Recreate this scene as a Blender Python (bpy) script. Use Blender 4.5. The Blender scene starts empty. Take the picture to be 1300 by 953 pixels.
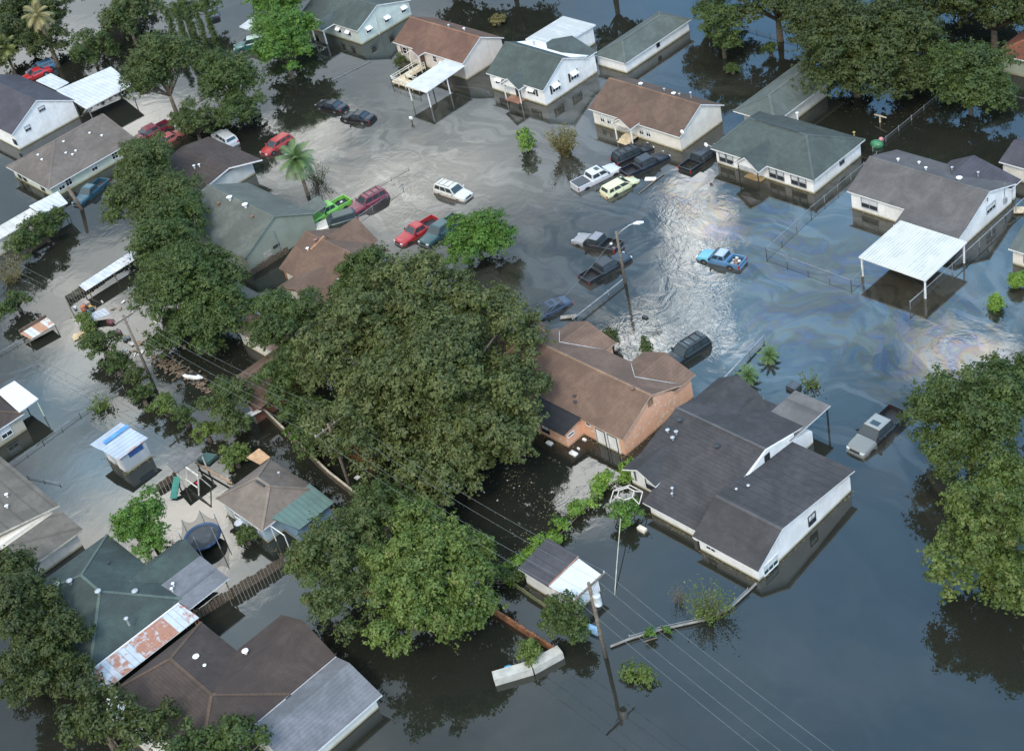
import bpy, bmesh, math, random
import numpy as np
from mathutils import Vector, Matrix
random.seed(7)
R = math.radians
scene = bpy.context.scene
COL = scene.collection

# ------------------------------------------------------------------ camera, sky, sun, exposure
cd = bpy.data.cameras.new('camera')
cam = bpy.data.objects.new('camera', cd); COL.objects.link(cam)
cx, cu, cf = (0.6880379, 0.70013727, -0.19081839), (-0.32696299, 0.53384545, 0.77981039), (-0.64784184, 0.47414855, -0.59622487)
CAM = Vector((95.618, -69.982, 88.0))
m = Matrix.Identity(4)
for i in range(3):
    m[i][0], m[i][1], m[i][2], m[i][3] = cx[i], cu[i], -cf[i], CAM[i]
cam.matrix_world = m
cd.sensor_width = 36; cd.lens = 52.615; cd.shift_y = -0.0342
cd.clip_start = 1; cd.clip_end = 6000
scene.camera = cam
scene.view_settings.view_transform = 'Standard'; scene.view_settings.look = 'None'
scene.view_settings.exposure = -0.24; scene.view_settings.gamma = 1.0
scene.cycles.max_bounces = 6; scene.cycles.diffuse_bounces = 2; scene.cycles.glossy_bounces = 3
scene.cycles.transparent_max_bounces = 6

SUN = Vector((0.52, -0.78, 1.05)).normalized()
SUN_EL = math.asin(SUN.z); SUN_AZ = math.atan2(SUN.x, SUN.y)
sd = bpy.data.lights.new('sun', 'SUN'); sd.energy = 2.1; sd.angle = R(10); sd.color = (1.0, 0.95, 0.86)
so = bpy.data.objects.new('sun', sd); COL.objects.link(so)
so.rotation_euler = SUN.to_track_quat('Z', 'Y').to_euler(); so.location = (0, 0, 200)

class N:
    """tiny node-tree helper"""
    def __init__(s, nt): s.nt = nt; nt.nodes.clear()
    def n(s, t, **k):
        o = s.nt.nodes.new(t)
        for a, v in k.items(): setattr(o, a, v)
        return o
    def l(s, a, b): s.nt.links.new(a, b)
    def math(s, op, a, b=None, c=None, clamp=False):
        o = s.n('ShaderNodeMath', operation=op, use_clamp=clamp)
        for i, v in enumerate((a, b, c)):
            if v is None: continue
            if isinstance(v, (int, float)): o.inputs[i].default_value = v
            else: s.l(v, o.inputs[i])
        return o.outputs[0]
    def vmath(s, op, a, b=None):
        o = s.n('ShaderNodeVectorMath', operation=op)
        for i, v in enumerate((a, b)):
            if v is None: continue
            if isinstance(v, (tuple, list)): o.inputs[i].default_value = v
            else: s.l(v, o.inputs[i])
        return o.outputs['Value'] if op in ('LENGTH', 'DISTANCE', 'DOT_PRODUCT') else o.outputs[0]
    def noise(s, vec, scale, detail=4, rough=.55, dist=0.0, col=False):
        o = s.n('ShaderNodeTexNoise'); o.inputs['Scale'].default_value = scale
        o.inputs['Detail'].default_value = detail; o.inputs['Roughness'].default_value = rough
        o.inputs['Distortion'].default_value = dist
        if vec is not None: s.l(vec, o.inputs['Vector'])
        return o.outputs['Color'] if col else o.outputs['Fac']
    def ramp(s, f, a, b, lo=0.0, hi=1.0, smooth=True):
        o = s.n('ShaderNodeMapRange'); o.interpolation_type = 'SMOOTHSTEP' if smooth else 'LINEAR'
        s.l(f, o.inputs[0]); o.inputs[1].default_value = a; o.inputs[2].default_value = b
        o.inputs[3].default_value = lo; o.inputs[4].default_value = hi
        return o.outputs[0]
    def mix(s, f, a, b, blend='MIX'):
        o = s.n('ShaderNodeMix', data_type='RGBA', blend_type=blend)
        for sock, v in ((o.inputs[0], f), (o.inputs[6], a), (o.inputs[7], b)):
            if isinstance(v, (int, float)): sock.default_value = v
            elif isinstance(v, (tuple, list)): sock.default_value = (*v[:3], 1)
            else: s.l(v, sock)
        return o.outputs[2]

wd = bpy.data.worlds.new('World'); scene.world = wd; wd.use_nodes = True
w = N(wd.node_tree)
sky = w.n('ShaderNodeTexSky'); sky.sky_type = 'NISHITA'; sky.sun_disc = False
sky.sun_elevation = SUN_EL; sky.sun_rotation = SUN_AZ; sky.air_density = 1.2; sky.dust_density = 2.0
tc = w.n('ShaderNodeTexCoord')
sep = w.n('ShaderNodeSeparateXYZ'); w.l(tc.outputs['Generated'], sep.inputs[0])
zz = w.math('MAXIMUM', sep.outputs[2], 0.06)
cb = w.n('ShaderNodeCombineXYZ')
w.l(w.math('MULTIPLY_ADD', w.math('DIVIDE', sep.outputs[0], zz), 88.0, CAM.x), cb.inputs[0])
w.l(w.math('MULTIPLY_ADD', w.math('DIVIDE', sep.outputs[1], zz), 88.0, CAM.y), cb.inputs[1])
Q = cb.outputs[0]          # cloud-layer coordinates
warp = w.vmath('MULTIPLY_ADD', w.noise(Q, .035, 3, col=True), (16, 16, 0))
w.nt.nodes[-1].inputs[2].default_value = (-8, -8, 0)
QW = w.vmath('ADD', Q, warp)
n1 = w.noise(QW, .022, 6, .55)
n2 = w.noise(QW, .07, 5, .6)
grey = w.math('MULTIPLY', w.ramp(n1, .40, .60, .12, 1.0), w.ramp(w.vmath('DOT_PRODUCT', QW, (.69, .70, 0)), 26, -12, .0, 1.0))
def blob(x, y, r, gain, soft=.5, sx=1.0, sy=1.0):
    d = w.vmath('LENGTH', w.vmath('MULTIPLY', w.vmath('SUBTRACT', QW, (x, y, 0)), (1/(r*sx), 1/(r*sy), 0)))
    d = w.math('ADD', d, w.math('MULTIPLY', w.math('SUBTRACT', n2, .5), 1.1))
    return w.ramp(d, 1.0 + soft, 1.0 - soft, 0.0, gain)
BL = [  # x, y, radius, gain : cloud banks and one added fill bank
 (-38.88, -22.69, 7, 3.4), (-26.61, -26.50, 3, 2.5), (-50.03, -25.34, 6, 2.2), (-52.48, -16.38, 7, 1.6), (-9.63, -40.18, 9, 4.2), (-5.60, -31.39, 5, 1.3), (19.14, -10.49, 6.5, 5.5), (-79.09, 4.46, 10, 3.8), (-11.32, -31.50, 5, 2.6),
 (-3.06, 29.04, 2.9, 6.0), (2.61, 24.42, 2.8, 7.0), (6.75, 20.25, 3.3, 7.0), (10.24, 14.13, 3.0, 3.0), (15.15, 12.68, 2.7, 7), (10.01, 5.28, 3.4, 7), (8.68, 2.78, 2.4, 3), (10.52, 9.31, 2.6, 2.2),
 (-28.75, 15.22, 8, 1.6), (0.09, -34.59, 5, 2.4), (-36.35, 13.06, 7, 1.0), (-53.98, 13.94, 8, 3.2), (37.44, 19.53, 3.2, 5.5), (-26.07, 24.29, 14, .9), (-29.64, 3.78, 10, 1.2), (-131.88, 17.19, 30, 1.0), (150, -170, 130, 1.4)  # last bank: unseen cloud added behind the camera to brighten the scene
]
tot = None
for b in BL:
    o = blob(*b); tot = o if tot is None else w.math('ADD', tot, o)
mp = w.math('ADD', w.math('MULTIPLY', grey, .85), tot)
base = w.mix(.5, (.23, .58, 1.0), sky.outputs[0])
w.nt.nodes[-1].inputs[0].default_value = 0.12
tdir = w.vmath('DOT_PRODUCT', QW, (.69, .70, 0))
base = w.mix(w.ramp(tdir, 28, -10, 0, .55), base, (.56, .62, .60))
col = w.n('ShaderNodeVectorMath', operation='SCALE'); w.l(base, col.inputs[0]); w.l(w.ramp(tdir, 28, -15, 1.55, 1.55*.72), col.inputs['Scale'])
cl = w.n('ShaderNodeVectorMath', operation='SCALE'); cl.inputs[0].default_value = (1.0, .94, .83); w.l(mp, cl.inputs['Scale'])
tb = None
for b in [(20.78, 24.51, 16, 1.2), (16.87, 38.09, 12, .6), (-35.97, -32.46, 7, 1.4), (-20.11, -30.74, 6, 1.4), (-20.99, -36.67, 6, 1.2), (-47.55, -11.74, 5, .8), (7.12, -36.31, 7, .8), (-63.38, 4.86, 6, .5), (19.19, 10.65, 9, 1.0), (31.10, 26.22, 7, .8), (37.09, -2.39, 20, .25)]:
    o = blob(*b); tb = o if tb is None else w.math('ADD', tb, o)
cl2 = w.n('ShaderNodeVectorMath', operation='SCALE'); cl2.inputs[0].default_value = (.42, .74, 1.0); w.l(tb, cl2.inputs['Scale'])
summ = w.vmath('ADD', w.vmath('ADD', col.outputs[0], cl.outputs[0]), cl2.outputs[0])
bg = w.n('ShaderNodeBackground'); w.l(summ, bg.inputs[0]); bg.inputs[1].default_value = 1.0
wo = w.n('ShaderNodeOutputWorld'); w.l(bg.outputs[0], wo.inputs[0])

# ------------------------------------------------------------------ materials
MATS = {}
def new(name):
    mt = bpy.data.materials.new(name); mt.use_nodes = True; MATS[name] = mt
    k = N(mt.node_tree); p = k.n('ShaderNodeBsdfPrincipled'); o = k.n('ShaderNodeOutputMaterial'); k.l(p.outputs[0], o.inputs[0])
    k.p = p; k.o = o; k.mt = mt
    k.pos = k.n('ShaderNodeNewGeometry').outputs['Position']
    return k
def bump(k, h, dist, strength=1.0):
    b = k.n('ShaderNodeBump'); b.inputs['Distance'].default_value = dist; b.inputs['Strength'].default_value = strength
    k.l(h, b.inputs['Height']); k.l(b.outputs[0], k.p.inputs['Normal'])
def scl(c, f): return tuple(min(1, x*f) for x in c)
def plain(name, c, rough=.6, metal=0.0, var=.25, scale=1.5, coat=0.0):
    if name in MATS: return MATS[name]
    k = new(name)
    f = k.ramp(k.noise(k.pos, scale, 5, .6), .3, .7)
    k.l(k.mix(f, scl(c, 1-var), scl(c, 1+var)), k.p.inputs['Base Color'])
    k.p.inputs['Roughness'].default_value = rough; k.p.inputs['Metallic'].default_value = metal
    k.p.inputs['Coat Weight'].default_value = coat
    return k.mt
def shingle(name, c, patch=(1, 1, 1), pf=.35, dirt=.5):
    """asphalt shingles: courses, granule speckle, sun-bleached and algae patches"""
    if name in MATS: return MATS[name]
    k = new(name); c = scl(c, .84)
    sp = k.n('ShaderNodeSeparateXYZ'); k.l(k.pos, sp.inputs[0])
    big = k.ramp(k.noise(k.pos, .33, 7, .68, .6), .36, .66)
    st = k.n('ShaderNodeMapping'); st.inputs['Scale'].default_value = (1.4, 1.4, .22); k.l(k.pos, st.inputs[0])
    streak = k.ramp(k.noise(st.outputs[0], 1.3, 4, .6), .40, .72)
    fine = k.noise(k.pos, 9.0, 3, .8)
    c1 = k.mix(big, scl(c, .70), tuple(min(1, x*y*1.28) for x, y in zip(c, patch)))
    c2 = k.mix(k.math('MULTIPLY', streak, dirt), c1, scl(c, .55))
    c3 = k.mix(.6, c2, k.mix(fine, scl(c, .35), scl(c, 1.75)))
    k.nt.nodes[-1].inputs[0].default_value = .35
    wv = k.math('FRACT', k.math('MULTIPLY', sp.outputs[2], 9.5))
    line = k.ramp(wv, .0, .22, .72, 1.0)
    c4 = k.mix(1.0, c3, line, 'MULTIPLY')
    k.l(c4, k.p.inputs['Base Color']); k.p.inputs['Roughness'].default_value = .86
    k.p.inputs['Specular IOR Level'].default_value = .35
    bump(k, k.math('ADD', fine, wv), .02, .6)
    return k.mt
def siding(name, c, lap=.16, wet=(.30, .26, .15), vertical=False):
    """painted lap siding with a flood line just above the water"""
    if name in MATS: return MATS[name]
    k = new(name)
    sp = k.n('ShaderNodeSeparateXYZ'); k.l(k.pos, sp.inputs[0])
    n = k.noise(k.pos, .9, 5, .65)
    hgt = k.math('ADD', sp.outputs[2], k.math('MULTIPLY', k.math('SUBTRACT', n, .5), .18))
    base = k.mix(k.ramp(n, .35, .7), scl(c, .88), scl(c, 1.04))
    ms_ = k.n('ShaderNodeMapping'); ms_.inputs['Scale'].default_value = (2.6, 2.6, .25); k.l(k.pos, ms_.inputs[0])
    base = k.mix(k.ramp(k.noise(ms_.outputs[0], 1.0, 5, .65), .50, .74, 0, .35), base, (c[0]*.62, c[1]*.60, c[2]*.52))
    axis = k.math('ADD', sp.outputs[0], sp.outputs[1]) if vertical else sp.outputs[2]
    wv = k.math('FRACT', k.math('DIVIDE', axis, lap))
    base = k.mix(1.0, base, k.ramp(wv, 0, .2, .86, 1.0), 'MULTIPLY')
    base = k.mix(k.ramp(hgt, .42, .10, 0, .45), base, (c[0]*.62, c[1]*.58, c[2]*.42))
    base = k.mix(k.ramp(hgt, .22, .10, 0, .9), base, wet)
    k.l(base, k.p.inputs['Base Color']); k.p.inputs['Roughness'].default_value = .55
    bump(k, wv, .02, .5)
    return k.mt
def brick(name, c1, c2, mortar, patches=True):
    if name in MATS: return MATS[name]
    k = new(name)
    sp = k.n('ShaderNodeSeparateXYZ'); k.l(k.pos, sp.inputs[0])
    cbx = k.n('ShaderNodeCombineXYZ'); k.l(k.math('ADD', sp.outputs[0], sp.outputs[1]), cbx.inputs[0]); k.l(sp.outputs[2], cbx.inputs[1])
    b = k.n('ShaderNodeTexBrick'); k.l(cbx.outputs[0], b.inputs['Vector']); b.inputs['Scale'].default_value = 2.4
    b.inputs['Color1'].default_value = (*c1, 1); b.inputs['Color2'].default_value = (*c2, 1); b.inputs['Mortar'].default_value = (*mortar, 1)
    b.inputs['Mortar Size'].default_value = .012
    n = k.noise(k.pos, .8, 5, .7); base = k.mix(k.ramp(n, .3, .75, 0, .5), b.outputs['Color'], scl(c1, .75))
    if patches:
        f = k.math('MULTIPLY', k.ramp(k.noise(k.pos, 2.6, 3, .7), .56, .62), k.ramp(k.noise(k.pos, .4, 2), .48, .54))
        base = k.mix(f, base, (.66, .56, .45))
    hgt = k.math('ADD', sp.outputs[2], k.math('MULTIPLY', n, .15))
    base = k.mix(k.ramp(hgt, .35, .12, 0, .7), base, (.12, .085, .05))
    k.l(base, k.p.inputs['Base Color']); k.p.inputs['Roughness'].default_value = .8
    return k.mt
def sheet(name, c, rust=0.0, rib='x', pitch=.45, rough=.45, tint=None, rustc=(.28, .09, .035)):
    """ribbed metal sheet, optionally rusty"""
    if name in MATS: return MATS[name]
    k = new(name)
    sp = k.n('ShaderNodeSeparateXYZ'); k.l(k.pos, sp.inputs[0])
    wv = k.math('PINGPONG', sp.outputs[0 if rib == 'x' else 1], pitch/2)
    n = k.noise(k.pos, .7, 6, .65)
    base = k.mix(k.ramp(n, .32, .7), scl(c, .84), scl(c, 1.05))
    base = k.mix(1.0, base, k.ramp(wv, 0, .07, .62, 1.0), 'MULTIPLY')
    base = k.mix(k.ramp(k.noise(k.pos, .5, 6, .75), .50, .72, 0, .45), base, scl(c, .55))
    if tint:
        mp_ = k.n('ShaderNodeMapping'); mp_.inputs['Scale'].default_value = (1.0, .12, 1) if rib == 'x' else (.12, 1.0, 1); k.l(k.pos, mp_.inputs[0])
        base = k.mix(k.ramp(k.noise(mp_.outputs[0], 1.3, 2), .50, .56, 0, .85), base, tint)
    if rust:
        # rust takes whole sheets: one value per sheet, ragged by noise
        cell = k.math('FLOOR', k.math('DIVIDE', sp.outputs[0 if rib == 'x' else 1], pitch*2))
        wn = k.n('ShaderNodeTexWhiteNoise'); wn.noise_dimensions = '1D'; k.l(cell, wn.inputs['W'])
        f = k.math('ADD', k.math('MULTIPLY', wn.outputs[0], .55), k.math('MULTIPLY', k.noise(k.pos, 1.5, 5, .7), .9))
        base = k.mix(k.ramp(f, 1.05-rust, 1.2-rust, 0, .9), base, k.mix(k.noise(k.pos, 4, 3), rustc, (.42, .2, .09)))
    k.l(base, k.p.inputs['Base Color']); k.p.inputs['Roughness'].default_value = rough; k.p.inputs['Metallic'].default_value = .1
    bump(k, wv, .03, .5)
    return k.mt
def glass(name, c=(.02, .025, .03), rough=.08):
    if name in MATS: return MATS[name]
    k = new(name); k.p.inputs['Base Color'].default_value = (*c, 1); k.p.inputs['Roughness'].default_value = rough
    k.p.inputs['IOR'].default_value = 1.6
    return k.mt
def paint(name, c, metal=.05, rough=.32):
    if name in MATS: return MATS[name]
    k = new(name)
    d = k.ramp(k.noise(k.pos, 2.2, 5, .65), .45, .8, 0, .35)
    sp = k.n('ShaderNodeSeparateXYZ'); k.l(k.pos, sp.inputs[0])
    mud = k.ramp(sp.outputs[2], .16, .02, 0, .6)
    k.l(k.mix(mud, k.mix(d, c, tuple(x*.75+min(.02, x*.4+.003) for x in c)), (.10, .085, .06)), k.p.inputs['Base Color'])
    k.p.inputs['Metallic'].default_value = metal; k.p.inputs['Roughness'].default_value = rough
    k.p.inputs['Coat Weight'].default_value = .3; k.p.inputs['Coat Roughness'].default_value = .12
    return k.mt
def leafmat(name, dark, light, tip=None, trans=.25):
    if name in MATS: return MATS[name]
    k = new(name)
    at = k.n('ShaderNodeAttribute'); at.attribute_name = 'hue'
    f = k.math('ADD', k.math('MULTIPLY', at.outputs['Fac'], .55), k.math('MULTIPLY', k.ramp(k.noise(k.pos, .45, 4, .6), .33, .68), .45))
    c = k.mix(f, dark, light)
    if tip: c = k.mix(k.ramp(k.noise(k.pos, .9, 3), .58, .70, 0, .8), c, tip)
    k.l(c, k.p.inputs['Base Color']); k.p.inputs['Roughness'].default_value = .55; k.p.inputs['Specular IOR Level'].default_value = .35
    t = k.n('ShaderNodeBsdfTranslucent'); k.l(k.mix(1.0, c, (1.3, 1.5, .7), 'MULTIPLY'), t.inputs[0])
    ms = k.n('ShaderNodeMixShader'); ms.inputs[0].default_value = trans
    k.l(k.p.outputs[0], ms.inputs[1]); k.l(t.outputs[0], ms.inputs[2]); k.l(ms.outputs[0], k.o.inputs[0])
    return k.mt
def bark(name='bark', c=(.11, .085, .06)):
    return plain(name, c, .9, var=.4, scale=4)
def mesh_wire(name, c, a):
    if name in MATS: return MATS[name]
    k = new(name); k.p.inputs['Base Color'].default_value = (*c, 1); k.p.inputs['Roughness'].default_value = .5
    k.p.inputs['Alpha'].default_value = a
    return k.mt

# flood water
k = new('flood_water')
pos = k.pos
wp = k.vmath('ADD', pos, k.vmath('SCALE', k.noise(pos, .05, 3, col=True)))
sc_ = [n for n in k.nt.nodes if n.type == 'VECT_MATH' and n.operation == 'SCALE'][-1]; sc_.inputs['Scale'].default_value = 22
swirl = k.noise(wp, .085, 7, .62, 2.2)          # long curling slicks
swf = k.ramp(swirl, .44, .56)
mapx = k.n('ShaderNodeMapping'); mapx.inputs['Rotation'].default_value = (0, 0, R(25)); mapx.inputs['Scale'].default_value = (.5, 1.6, 1); k.l(wp, mapx.inputs[0])
streak = k.ramp(k.noise(mapx.outputs[0], .16, 6, .6, 1.4), .46, .60)
def near(pts, soft=1.0):
    t_ = None
    for (x, y, r) in pts:
        d = k.ramp(k.vmath('LENGTH', k.vmath('SUBTRACT', wp, (x+11, y+11, 11))), r*1.25, r*.55)
        t_ = d if t_ is None else k.math('MAXIMUM', t_, d)
    return t_
SLICK = [(28.29, 18.96, 22), (7.75, 31.45, 14), (-30.07, 28.19, 26), (-2.26, 7.96, 18), (-38.77, 17.68, 18)]
RIPPLE = [(0.57, 25.82, 5), (7.26, 19.76, 5), (10.96, 13.52, 5), (15.15, 12.68, 4), (9.76, 5.55, 6), (-58.03, 15.09, 5), (-28.54, 14.40, 5), (37.26, 19.81, 4), (19.14, -10.49, 5), (-8.34, -39.28, 5)]
RAIN = [(32.83, 20.38, 10), (15.21, 24.33, 8), (-1.67, 29.79, 5), (35.05, 15.21, 6), (26.31, 20.54, 10), (6.48, 29.08, 7)]
slick = near(SLICK); rip = near(RIPPLE); rain = near(RAIN)
mud = k.mix(k.math('MULTIPLY', swf, k.math('MULTIPLY_ADD', slick, .75, .15)), (.015, .016, .012), (.034, .030, .021))
mud = k.mix(k.math('MULTIPLY', k.math('MULTIPLY', streak, slick), .8), mud, (.050, .049, .040))
k.l(mud, k.p.inputs['Base Color'])
k.l(k.math('ADD', k.math('MULTIPLY', k.math('MULTIPLY', swf, slick), .06), .025), k.p.inputs['Roughness'])
k.l(k.math('ADD', 1.70, k.math('MULTIPLY', k.math('MULTIPLY', streak, k.math('MULTIPLY_ADD', slick, .8, .2)), .12)), k.p.inputs['IOR'])
# oil film: interference colours drift along the slick
cr = k.n('ShaderNodeValToRGB'); k.l(k.noise(wp, .14, 3, .5, 2.6), cr.inputs[0])
els = cr.color_ramp.elements; els[0].position = .30; els[0].color = (.55, .72, 1.0, 1); els[1].position = .72; els[1].color = (.62, .60, 1.0, 1)
for p_, c_ in ((.42, (.95, .95, .92, 1)), (.50, (1.0, .74, .40, 1)), (.55, (.80, .52, .62, 1)), (.60, (.45, .50, 1.0, 1)), (.66, (.80, .95, .85, 1))):
    e_ = els.new(p_); e_.color = c_
k.l(k.mix(k.math('MULTIPLY', rain, .72), (1, 1, 1), cr.outputs[0]), k.p.inputs['Specular Tint'])
r1 = k.noise(pos, .55, 3, .5, .6); r2 = k.noise(pos, 2.1, 3, .6, 1.0); r3 = k.noise(wp, .75, 2, .5, 1.8)
wav = k.math('ADD', k.math('MULTIPLY', r1, .006), k.math('MULTIPLY', k.math('MULTIPLY', r2, k.math('ADD', .12, rip)), .003))
wav = k.math('ADD', wav, k.math('MULTIPLY', k.math('MULTIPLY', r3, rip), .009))
bmp = k.n('ShaderNodeBump'); bmp.inputs['Distance'].default_value = 1.0; bmp.inputs['Strength'].default_value = 1.0
k.l(wav, bmp.inputs['Height']); k.l(bmp.outputs[0], k.p.inputs['Normal'])

# ------------------------------------------------------------------ builders
class M:
    """collects polygons (with a material slot each) and links them as ONE mesh object"""
    def __init__(s): s.v = []; s.f = []; s.mi = []
    def poly(s, pts, mi=0):
        b = len(s.v); s.v += [tuple(p) for p in pts]; s.f.append(tuple(range(b, b+len(pts)))); s.mi.append(mi); return s
    def box(s, x0, x1, y0, y1, z0, z1, mi=0):
        b = len(s.v)
        s.v += [(x0, y0, z0), (x1, y0, z0), (x1, y1, z0), (x0, y1, z0), (x0, y0, z1), (x1, y0, z1), (x1, y1, z1), (x0, y1, z1)]
        for q in ((0, 3, 2, 1), (4, 5, 6, 7), (0, 1, 5, 4), (1, 2, 6, 5), (2, 3, 7, 6), (3, 0, 4, 7)):
            s.f.append(tuple(b+i for i in q)); s.mi.append(mi)
        return s
    def slab(s, pts, t, mi=0, side=1):
        """polygon with thickness t downwards; rim in another material"""
        b = len(s.v); n = len(pts)
        s.v += [tuple(p) for p in pts] + [(p[0], p[1], p[2]-t) for p in pts]
        s.f.append(tuple(b+i for i in range(n))); s.mi.append(mi)
        s.f.append(tuple(b+n+i for i in reversed(range(n)))); s.mi.append(side)
        for i in range(n):
            j = (i+1) % n; s.f.append((b+i, b+n+i, b+n+j, b+j)); s.mi.append(side)
        return s
    def extr(s, pts, vec, mi=0):
        b = len(s.v); n = len(pts); vx, vy, vz = vec
        s.v += [tuple(p) for p in pts] + [(p[0]+vx, p[1]+vy, p[2]+vz) for p in pts]
        s.f.append(tuple(b+i for i in range(n))); s.f.append(tuple(b+n+i for i in reversed(range(n)))); s.mi += [mi, mi]
        for i in range(n):
            j = (i+1) % n; s.f.append((b+i, b+n+i, b+n+j, b+j)); s.mi.append(mi)
        return s
    def beam(s, p0, p1, w_, h_, mi=0):
        p0, p1 = Vector(p0), Vector(p1); d = (p1-p0).normalized()
        up = Vector((0, 0, 1)) if abs(d.z) < .95 else Vector((0, 1, 0))
        a = d.cross(up).normalized()*w_/2; c = a.cross(d).normalized()*h_/2
        b = len(s.v)
        for p in (p0, p1): s.v += [tuple(p-a-c), tuple(p+a-c), tuple(p+a+c), tuple(p-a+c)]
        for q in ((0, 1, 2, 3), (7, 6, 5, 4), (0, 4, 5, 1), (1, 5, 6, 2), (2, 6, 7, 3), (3, 7, 4, 0)):
            s.f.append(tuple(b+i for i in q)); s.mi.append(mi)
        return s
    def tube(s, pts, rad, n=8, mi=0):
        pts = [Vector(p) for p in pts]; rad = rad if isinstance(rad, (list, tuple)) else [rad]*len(pts)
        b = len(s.v)
        for i, p in enumerate(pts):
            d = (pts[min(i+1, len(pts)-1)]-pts[max(i-1, 0)]).normalized()
            up = Vector((0, 0, 1)) if abs(d.z) < .9 else Vector((1, 0, 0))
            a = d.cross(up).normalized(); c = d.cross(a)
            for j in range(n):
                t_ = 2*math.pi*j/n; s.v.append(tuple(p+(a*math.cos(t_)+c*math.sin(t_))*rad[i]))
        for i in range(len(pts)-1):
            for j in range(n):
                j2 = (j+1) % n; s.f.append((b+i*n+j, b+i*n+j2, b+(i+1)*n+j2, b+(i+1)*n+j)); s.mi.append(mi)
        s.f.append(tuple(b+j for j in range(n))); s.f.append(tuple(b+(len(pts)-1)*n+j for j in reversed(range(n)))); s.mi += [mi, mi]
        return s
    def ball(s, c, rx, ry=None, rz=None, n=10, m_=6, mi=0):
        ry = ry or rx; rz = rz or rx; b = len(s.v)
        for i in range(m_+1):
            ph = math.pi*i/m_-math.pi/2
            for j in range(n):
                th = 2*math.pi*j/n; s.v.append((c[0]+rx*math.cos(ph)*math.cos(th), c[1]+ry*math.cos(ph)*math.sin(th), c[2]+rz*math.sin(ph)))
        for i in range(m_):
            for j in range(n):
                j2 = (j+1) % n; s.f.append((b+i*n+j, b+i*n+j2, b+(i+1)*n+j2, b+(i+1)*n+j)); s.mi.append(mi)
        return s
    def build(s, name, mats, parent=None, smooth=False, bevel=0.0):
        mats = mats if isinstance(mats, (list, tuple)) else [mats]
        off = Vector(parent.get('_o', (0, 0, 0))) if parent is not None else Vector((0, 0, 0))
        me = bpy.data.meshes.new(name)
        me.from_pydata([(x-off.x, y-off.y, z-off.z) for x, y, z in s.v], [], s.f)
        for mt in mats: me.materials.append(mt)
        me.polygons.foreach_set('material_index', [min(i, len(mats)-1) for i in s.mi])
        if smooth: me.polygons.foreach_set('use_smooth', [True]*len(s.f))
        bm = bmesh.new(); bm.from_mesh(me)
        if bevel: bmesh.ops.remove_doubles(bm, verts=bm.verts, dist=1e-4)
        bmesh.ops.recalc_face_normals(bm, faces=bm.faces)
        if bevel:
            es = [e for e in bm.edges if len(e.link_faces) == 2 and e.calc_face_angle(0) > .5]
            bmesh.ops.bevel(bm, geom=es, offset=bevel, segments=2, affect='EDGES', profile=.6, clamp_overlap=True)
        bm.to_mesh(me); bm.free()
        o = bpy.data.objects.new(name, me); COL.objects.link(o)
        if parent is not None: o.parent = parent; o['_o'] = tuple(off)
        return o
def tag(o, label, cat=None, group=None, kind=None):
    if label: o['label'] = label
    if cat: o['category'] = cat
    if group: o['group'] = group
    if kind: o['kind'] = kind
    return o
def thing(name, label, cat, loc, group=None):
    o = bpy.data.objects.new(name, None); COL.objects.link(o); o.location = loc; o.empty_display_size = .5
    o['_o'] = tuple(float(a) for a in loc)
    return tag(o, label, cat, group)

WHITE = siding('white_siding', (.86, .84, .81)); TRIM = plain('white_trim', (.72, .71, .69), .5, var=.06)
PANE = glass('window_glass'); DARK = plain('dark_trim', (.03, .032, .035), .5)
GALV = plain('galvanised_metal', (.42, .43, .44), .45, .5, .15); CONC = plain('concrete', (.33, .31, .28), .9, var=.2)
WOOD = plain('weathered_wood', (.17, .125, .085), .85, var=.35, scale=3); PALEWOOD = plain('pale_wood', (.52, .42, .28), .8, var=.25, scale=3)
BLIND = plain('window_blind', (.52, .53, .52), .7, var=.1)

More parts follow.
